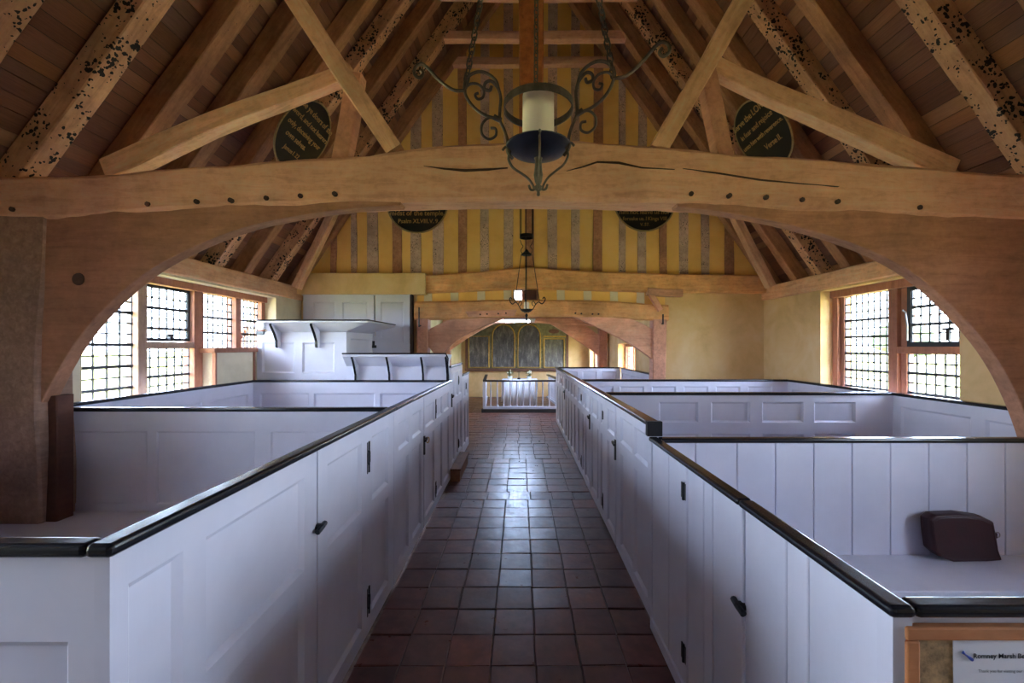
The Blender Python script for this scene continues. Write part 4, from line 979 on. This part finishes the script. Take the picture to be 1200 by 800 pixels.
# ================================================================== TEXT BOARDS
def text_board(label, c, ux, uy, r, lines, out=.02):
    Mx = frame_M(c, ux, uy); t = thing('text_board', c, label, 'text board', 'round black text boards')
    mk('disc', place(lathe([(r*.97, -.012), (r*.97, .004), (.001, .0045)], (0, 0, 0), 48), Mx), M['black_board'], t)
    ring = [(r*.985*math.cos(2*math.pi*k/56), r*.985*math.sin(2*math.pi*k/56), .0) for k in range(56)]
    mk('rim', place(tube(ring, r*.028, 6, True), Mx), M['gilt_rim'], t)
    for s, x, y, size, sh in lines:
        ws = [text_vf(w, size, sh, .001, 1.0, size*.012) for w in s.split()]
        sp = [(min(v[0] for v in vf[0]), max(v[0] for v in vf[0])) for vf in ws]; gap = size*.24
        cur = x-(sum(b-a for a, b in sp)+gap*(len(ws)-1))/2
        for vf, (a, b) in zip(ws, sp):
            mk('lettering', ([tuple(Mx @ Vector((v[0]-a+cur, v[1]+y, v[2]+.0065))) for v in vf[0]], vf[1]), M['gilt'], t, normals=False); cur += b-a+gap
yb = 4.06; cL = Vector((pX(356, yb), yb, pZ(160, yb)))
text_board('round black board lettered in gold, hung on the left roof slope above the tie beam', cL, (0, 1, 0), S_L, .355,
    [('Be ye doers of the', .02, .20, .078, .1), ('word, and not hearers', 0, .10, .072, .1), ('only, deceiving your', -.005, .0, .072, .1), ('own selves.', -.06, -.10, .075, .1), ('James I. 22', -.03, -.21, .062, .1)])
yb = 4.2; cR = Vector((pX(893, yb), yb, pZ(158, yb)))
text_board('round black board lettered in gold, hung on the right roof slope above the tie beam', cR, (0, -1, 0), S_R, .36,
    [('Serve the LORD', 0, .20, .088, .12), ('in fear and rejoice', 0, .085, .075, .12), ('unto him with reverence.', 0, -.02, .066, .12), ('Verse II.', .07, -.15, .08, .12)])
yb = YE-.07; r = 36*yb/F_PX
text_board('round black text board on the yellow gable, left of the far chandelier, behind the beam', Vector((pX(489, yb), yb, pZ(237, yb))), (1, 0, 0), (0, 0, 1), r,
    [('midst of the  temple.', .0, -.19, .098, .05), ('Psalm XLVIII.V. 9.', .02, -.30, .085, .05)])
text_board('round black text board on the yellow gable, right of the far chandelier, behind the beam', Vector((pX(755.5, yb), yb, pZ(235, yb))), (1, 0, 0), (0, 0, 1), r,
    [('him not leave us nor', .0, -.195, .092, .05), ('forsake us. I Kings VIII', .0, -.285, .075, .05), ('V. 57.', .0, -.365, .062, .05)])

# ================================================================== CHANCEL FITTINGS
YR = 10.2
t = thing('altar_rail', (0, YR, 0), 'white balustered communion rail with black top across the chancel', 'railing')
xa, xb = pX(567.5, YR), 1.02
mk('plinth', box(xa-.06, xb+.06, YR-.08, YR+.08, 0, .085), M['stone_dark'], t); mk('base_rail', box(xa-.02, xb+.02, YR-.045, YR+.045, .085, .145), W, t, bevel=.006)
cap(t, xa-.03, xb+.03, YR-.045, YR+.045, .785, .04, 'top_rail')
bal = lathe([(.022, 0), (.022, .03), (.014, .05), (.018, .16), (.024, .30), (.017, .42), (.013, .50), (.021, .54), (.013, .57), (.020, .60)], (0, 0, 0), 8)
bme = bpy.data.meshes.new('baluster'); bme.from_pydata(bal[0], [], bal[1]); bme.materials.append(W)
n = 12
for k in range(n+1):
    x = xa+(xb-xa)*k/n
    if k in (0, n): mk('newel_post', box(x-.035, x+.035, YR-.035, YR+.035, .145, .745), W, t, bevel=.004); continue
    o = bpy.data.objects.new('baluster', bme); o.location = (x, YR, .145); link(o, t, o.location)
for (x0, x1) in ((xa, xa-.12), (xb, .80)):
    A, Bv = Vector((x0, YR+.05, .765)), Vector((x1, 12.3, .765))
    beam('side_rail', t, M['black'], A, Bv, .08, .04, wob=0, cham=.2); beam('side_base', t, W, A-Vector((0, 0, .65)), Bv-Vector((0, 0, .65)), .08, .06, wob=0)
    for k in range(1, 12):
        c = A+(Bv-A)*k/12; o = bpy.data.objects.new('baluster', bme); o.location = (c.x, c.y, .145); link(o, t, o.location)
# altar with pleated cloth
ya0, ya1 = 10.95, 11.75; xa, xb, za = pX(590, 11), pX(627, 11), .705
t = thing('altar_table', ((xa+xb)/2, 11.3, 0), 'altar table under a pleated white cloth behind the communion rail', 'altar')
mk('table_top', box(xa-.02, xb+.04, ya0+.03, ya1, za-.04, za), M['step_wood'], t)
for x in (xa+.03, xb-.03):
    for y in (ya0+.08, ya1-.06): mk('leg', box(x-.03, x+.03, y-.03, y+.03, 0, za-.04), M['step_wood'], t)
V = []; Fc = []; n = 48
for k in range(n+1):
    x = xa+(xb-xa)*k/n; w = .018*math.sin(k/n*math.pi*11)+.008*math.sin(k*1.7)
    V += [(x, ya0+.02, za+.004), (x, ya0+w*.4, za-.02), (x, ya0-.012+w, za-.3), (x, ya0-.016+w*1.3, .05)]
for k in range(n):
    for j in range(3): Fc.append((k*4+j, k*4+j+1, k*4+j+5, k*4+j+4))
m = mk('front_cloth', (V, Fc), M['cloth'], t, smooth=True); m.modifiers.new('thick', 'SOLIDIFY').thickness = .004
mk('top_cloth', box(xa-.05, xb+.07, ya0+.0, ya1-.1, za+.002, za+.010), M['cloth'], t, bevel=.003)
mk('side_fall', box(xb+.062, xb+.070, ya0+.0, ya1-.1, za-.26, za+.004), M['cloth'], t); mk('side_fall', box(xa-.05, xa-.042, ya0, ya1-.1, za-.55, za+.004), M['cloth'], t)
def flowers(px, label, seed):
    y = 11.25; x = pX(px, y); z = za+.010; rnd = random.Random(seed)
    t = thing('flower_pot', (x, y, z), label, 'flower pot', 'flower pots on the altar')
    mk('pot', lathe([(.045, 0), (.055, .01), (.068, .085), (.070, .09), (.060, .088), (.05, .07)], (x, y, z), 16), M['pot'], t)
    vs = []
    for k in range(34):
        a = rnd.uniform(0, 6.28); rr = rnd.uniform(.01, .10); h = rnd.uniform(.09, .24); c = Vector((x+rr*math.cos(a), y+rr*math.sin(a)*.6, z+h))
        d = Vector((math.cos(a), math.sin(a)*.6, rnd.uniform(.2, 1.2))).normalized()*.045; s = d.cross(Vector((0, 0, 1))).normalized()*.016
        vs.append(([tuple(c-d), tuple(c+s+Vector((0, 0, .004))), tuple(c+d), tuple(c-s+Vector((0, 0, .004)))], [(0, 1, 2, 3)]))
    vs += [tube([(x, y, z+.05), (x+rnd.uniform(-.05, .05), y, z+.2)], .003, 4) for _ in range(6)]
    mk('foliage', join(*vs), M['leaf'], t)
    for k in range(7):
        a = rnd.uniform(0, 6.28); rr = rnd.uniform(0, .085); mk('bloom', blob((x+rr*math.cos(a), y-.03+rr*math.sin(a)*.4, z+rnd.uniform(.15, .27)), .02, k, 1, .2), M['petal'], t)
flowers(597.5, 'white pot of cream flowers, left one on the altar', 3); flowers(620, 'white pot of cream flowers, right one on the altar', 5)
x = pX(608, 11.3); t = thing('altar_cross', (x, 11.3, za+.01), 'thin dark cross on a square foot between the flower pots', 'cross')
mk('foot', box(x-.04, x+.04, 11.27, 11.33, za+.010, za+.055), M['iron_dark'], t, bevel=.006); mk('shaft', box(x-.008, x+.008, 11.292, 11.308, za+.055, za+.30), M['brown_frame'], t); mk('cross_arm', box(x-.05, x+.05, 11.293, 11.307, za+.20, za+.215), M['brown_frame'], t)
# reredos
YQ = 13.33
t = thing('reredos', (pX(605, YQ), YQ, .9), 'painted reredos of four faded text panels with gold frames on the east wall', 'reredos')
x0, x1 = pX(546.5, YQ), pX(665, YQ); zb, zt = pZ(432.5, YQ), 2.42
mk('back_board', box(x0, x1, YQ, YQ+.06, zb, zt), M['green_board'], t)
mk('lower_ledge', box(x0-.04, x1+.04, YQ-.06, YQ+.06, zb-.06, zb+.03), M['brown_frame'], t, bevel=.008); mk('side_frame', box(x0-.03, x0+.05, YQ-.03, YQ+.06, zb, zt), M['brown_frame'], t); mk('side_frame', box(x1-.05, x1+.03, YQ-.03, YQ+.06, zb, zt), M['brown_frame'], t)
def arch_poly(a, b, z0, z1, n=14):
    r = (b-a)/2; return [(a, z0), (b, z0)]+[((a+b)/2+r*math.cos(math.pi*k/n), z1-r+r*math.sin(math.pi*k/n)) for k in range(n+1)]
for pa, pb, pt, arch in ((549.5, 573, 394, 0), (577, 603, 380, 1), (607, 633, 380, 1), (637.5, 661, 397, 0)):
    a, b = pX(pa, YQ), pX(pb, YQ); zp = pZ(pt, YQ)
    poly = arch_poly(a, b, zb+.06, zp+.0) if arch else [(a, zb+.06), (b, zb+.06), (b, zp), (a, zp)]
    mk('text_panel', prism(poly, YQ-.012, YQ+.002), M['reredos'], t)
    pts = [(q[0], YQ-.014, q[1]) for q in poly]; mk('gold_frame', tube(pts, .026, 5, True), M['gold_paint'], t)
xo = pX(649, YQ); mk('painted_oval', ([(xo+.17*math.cos(2*math.pi*k/20), YQ-.006, pZ(388, YQ)+.07*math.sin(2*math.pi*k/20)) for k in range(20)], [tuple(range(20))]), M['brown_frame'], t)
mk('gold_band', box(pX(637, YQ), x1-.05, YQ-.02, YQ, pZ(395, YQ), pZ(393.3, YQ)), M['gold_paint'], t)
# strip light on the far truss
xa, xb = pX(593, 10.05), pX(620.5, 10.05); zl = pZ(376.3, 10.05)
t = thing('strip_light', ((xa+xb)/2, 10.05, zl), 'glowing white fluorescent strip light under the far chancel truss', 'light')
mk('tube', tube([(xa, 10.04, zl), (xb, 10.04, zl)], .022, 10), M['tube_light'], t); mk('housing', box(xa-.03, xb+.14, 10.02, 10.10, zl+.024, zl+.065), W, t); mk('end_cap', box(xb, xb+.12, 10.02, 10.07, zl-.03, zl+.024), W, t)

# ================================================================== SMALL THINGS NEAR THE CAMERA
# red kneeler case on the bench of the near right pew
yk = 2.295
prof = [(1083, 604), (1090, 599), (1120, 597.5), (1145, 601), (1158, 607), (1161, 622), (1164, 640), (1168, 651), (1150, 652.5), (1110, 653), (1096, 648), (1087, 640), (1084, 620)]
zs = .436
pts = [(pX(a, yk), max(pZ(b, yk), zs)) for a, b in prof]; zmin = min(z for _, z in pts); pts = [(x, z-zmin+zs) for x, z in pts]
cx = sum(q[0] for q in pts)/len(pts); cz = sum(q[1] for q in pts)/len(pts)
t = thing('kneeler_case', (cx, yk, zs), 'dark red leather case with a metal ring lying on the white bench at right', 'case')
rings = []
for dy, s in ((-.034, .94), (-.028, .98), (-.012, 1.0), (.012, 1.0), (.028, .98), (.034, .94)): rings.append([(cx+(x-cx)*s, yk+dy, zs+(z-zs)*(.5+.5*s)) for x, z in pts])
n = len(pts); V = [v for r_ in rings for v in r_]; Fc = [tuple(range(n)), tuple(range(6*n-1, 5*n-1, -1))]
for i in range(5):
    for k in range(n): Fc.append((i*n+k, i*n+(k+1) % n, (i+1)*n+(k+1) % n, (i+1)*n+k))
mk('body', (V, Fc), M['leather'], t, smooth=False, bevel=.004)
seam = [(x, yk-.033, z) for x, z in [(cx+(a-cx)*.9, zs+.012+(b-zs)*.88) for a, b in pts]]; mk('seam', tube(seam, .003, 5, True), M['leather'], t)
xr_, zr_ = pX(1163, yk), pZ(625, yk)-zmin+zs
mk('tab', box(xr_-.012, xr_+.014, yk-.012, yk+.012, zr_-.014, zr_+.014), M['leather'], t); mk('ring', tube([(xr_+.026+.015*math.cos(a), yk, zr_+.015*math.sin(a)) for a in [k*.5236 for k in range(12)]], .003, 5, True), M['metal'], t)
# notice board on the end of the near right pew
yn = .846; xa = pX(1056, yn); zt = pZ(730, yn)
t = thing('notice_board', (xa+.35, yn, .7), 'wood-framed cork notice board on the end of the near right pew', 'notice board')
xb, zb = xa+.75, zt-.5; fw = .027
mk('cork', box(xa+fw, xb-fw, yn-.004, yn+.004, zb+fw, zt-fw), M['cork'], t)
for q in ((xa, xb, zt-fw, zt), (xa, xb, zb, zb+fw), (xa, xa+fw, zb+fw, zt-fw), (xb-fw, xb, zb+fw, zt-fw)): mk('frame_bar', box(q[0], q[1], yn-.014, yn+.004, q[2], q[3]), M['board_frame'], t, bevel=.004)
yp = yn-.006; px0 = pX(1117, yp); pz1 = pZ(750, yp)
t = thing('notice', (px0+.105, yp, pz1-.15), 'white printed notice pinned to the cork board', 'notice')
mk('sheet', ([(px0, yp, pz1), (px0+.21, yp, pz1+.002), (px0+.21, yp, pz1-.297), (px0+.003, yp, pz1-.297)]+[(px0, yp+.001, pz1), (px0+.21, yp+.001, pz1+.002), (px0+.21, yp+.001, pz1-.297), (px0+.003, yp+.001, pz1-.297)],
    [(0, 1, 2, 3), (7, 6, 5, 4), (0, 4, 5, 1), (1, 5, 6, 2), (2, 6, 7, 3), (3, 7, 4, 0)]), M['paper'], t)
def printed(s, px, py, size, bold):
    vf = text_vf(s, size, 0, .0002, 1.0, bold); mnx = min(v[0] for v in vf[0]); mny = (min(v[1] for v in vf[0])+max(v[1] for v in vf[0]))/2
    x, z = pX(px, yp), pZ(py, yp); Mx = frame_M((x, yp-.0006, z), (1, 0, 0), (0, 0, 1)); mk('print', ([tuple(Mx @ Vector((v[0]-mnx, v[1]-mny, 0))) for v in vf[0]], vf[1]), M['ink'], t, normals=False)
printed('Romney Marsh Benefice', 1140.5, 769, .0140, .0003); printed('Thank you for visiting our church', 1146, 786.3, .0085, .0)
mk('logo', tube([at(1128, 764, yp-.001), at(1131, 766.5, yp-.001), at(1135, 769.5, yp-.001), at(1139, 772.5, yp-.001)], lambda u: .0035-.0022*math.sin(math.pi*min(1, u*1.2)), 8), M['ink_blue'], t)

# ================================================================== OUTSIDE
def tree(label, x, y, h, r, seed):
    rnd = random.Random(seed); t = thing('tree', (x, y, -.25), label, 'tree', 'trees beyond the meadow')
    mk('trunk', tube([(x, y, -.3), (x+.1, y, h*.35), (x, y, h*.6)], lambda u: .35*(1-.6*u), 7), M['bark'], t)
    mk('crown', join(*[blob((x+rnd.uniform(-r, r)*.7, y+rnd.uniform(-r, r)*.7, h*.6+rnd.uniform(-.25, .3)*h), r*rnd.uniform(.45, .7), seed*9+k, 2, .16) for k in range(7)]), M['tree'], t)
spots = [(70, 62, 4.3, 3.0, 'round tree in the middle of the hedge line through the right window'), (66, 74, 4.8, 3.4, 'tall tree at the left end of the hedge line through the right window'),
         (74, 52, 3.8, 3.0, 'lower tree at the right of the hedge line through the right window'), (82, 88, 4.4, 3.6, 'far small tree seen behind the hedge line through the right window'), (72, 44, 3.6, 2.6, 'rightmost bushy tree glimpsed under the casement')]
for k, (x, y, h, r, lb) in enumerate(spots): tree(lb, x, y, h, r, k+2)
t = thing('brick_buttress', (-4.1, 6.6, -.25), 'red brick buttress outside the short left window', 'buttress')
mk('shaft', prism([(-4.7, -.25), (-3.56, -.25), (-3.56, 2.1), (-3.75, 2.1), (-4.45, 1.62), (-4.7, 1.5)], 6.45, 6.95), M['exterior'], t)
mk('coping', prism([(-4.5, 1.66), (-3.70, 2.2), (-3.70, 2.27), (-4.5, 1.73)], 6.40, 7.0), M['exterior'], t)
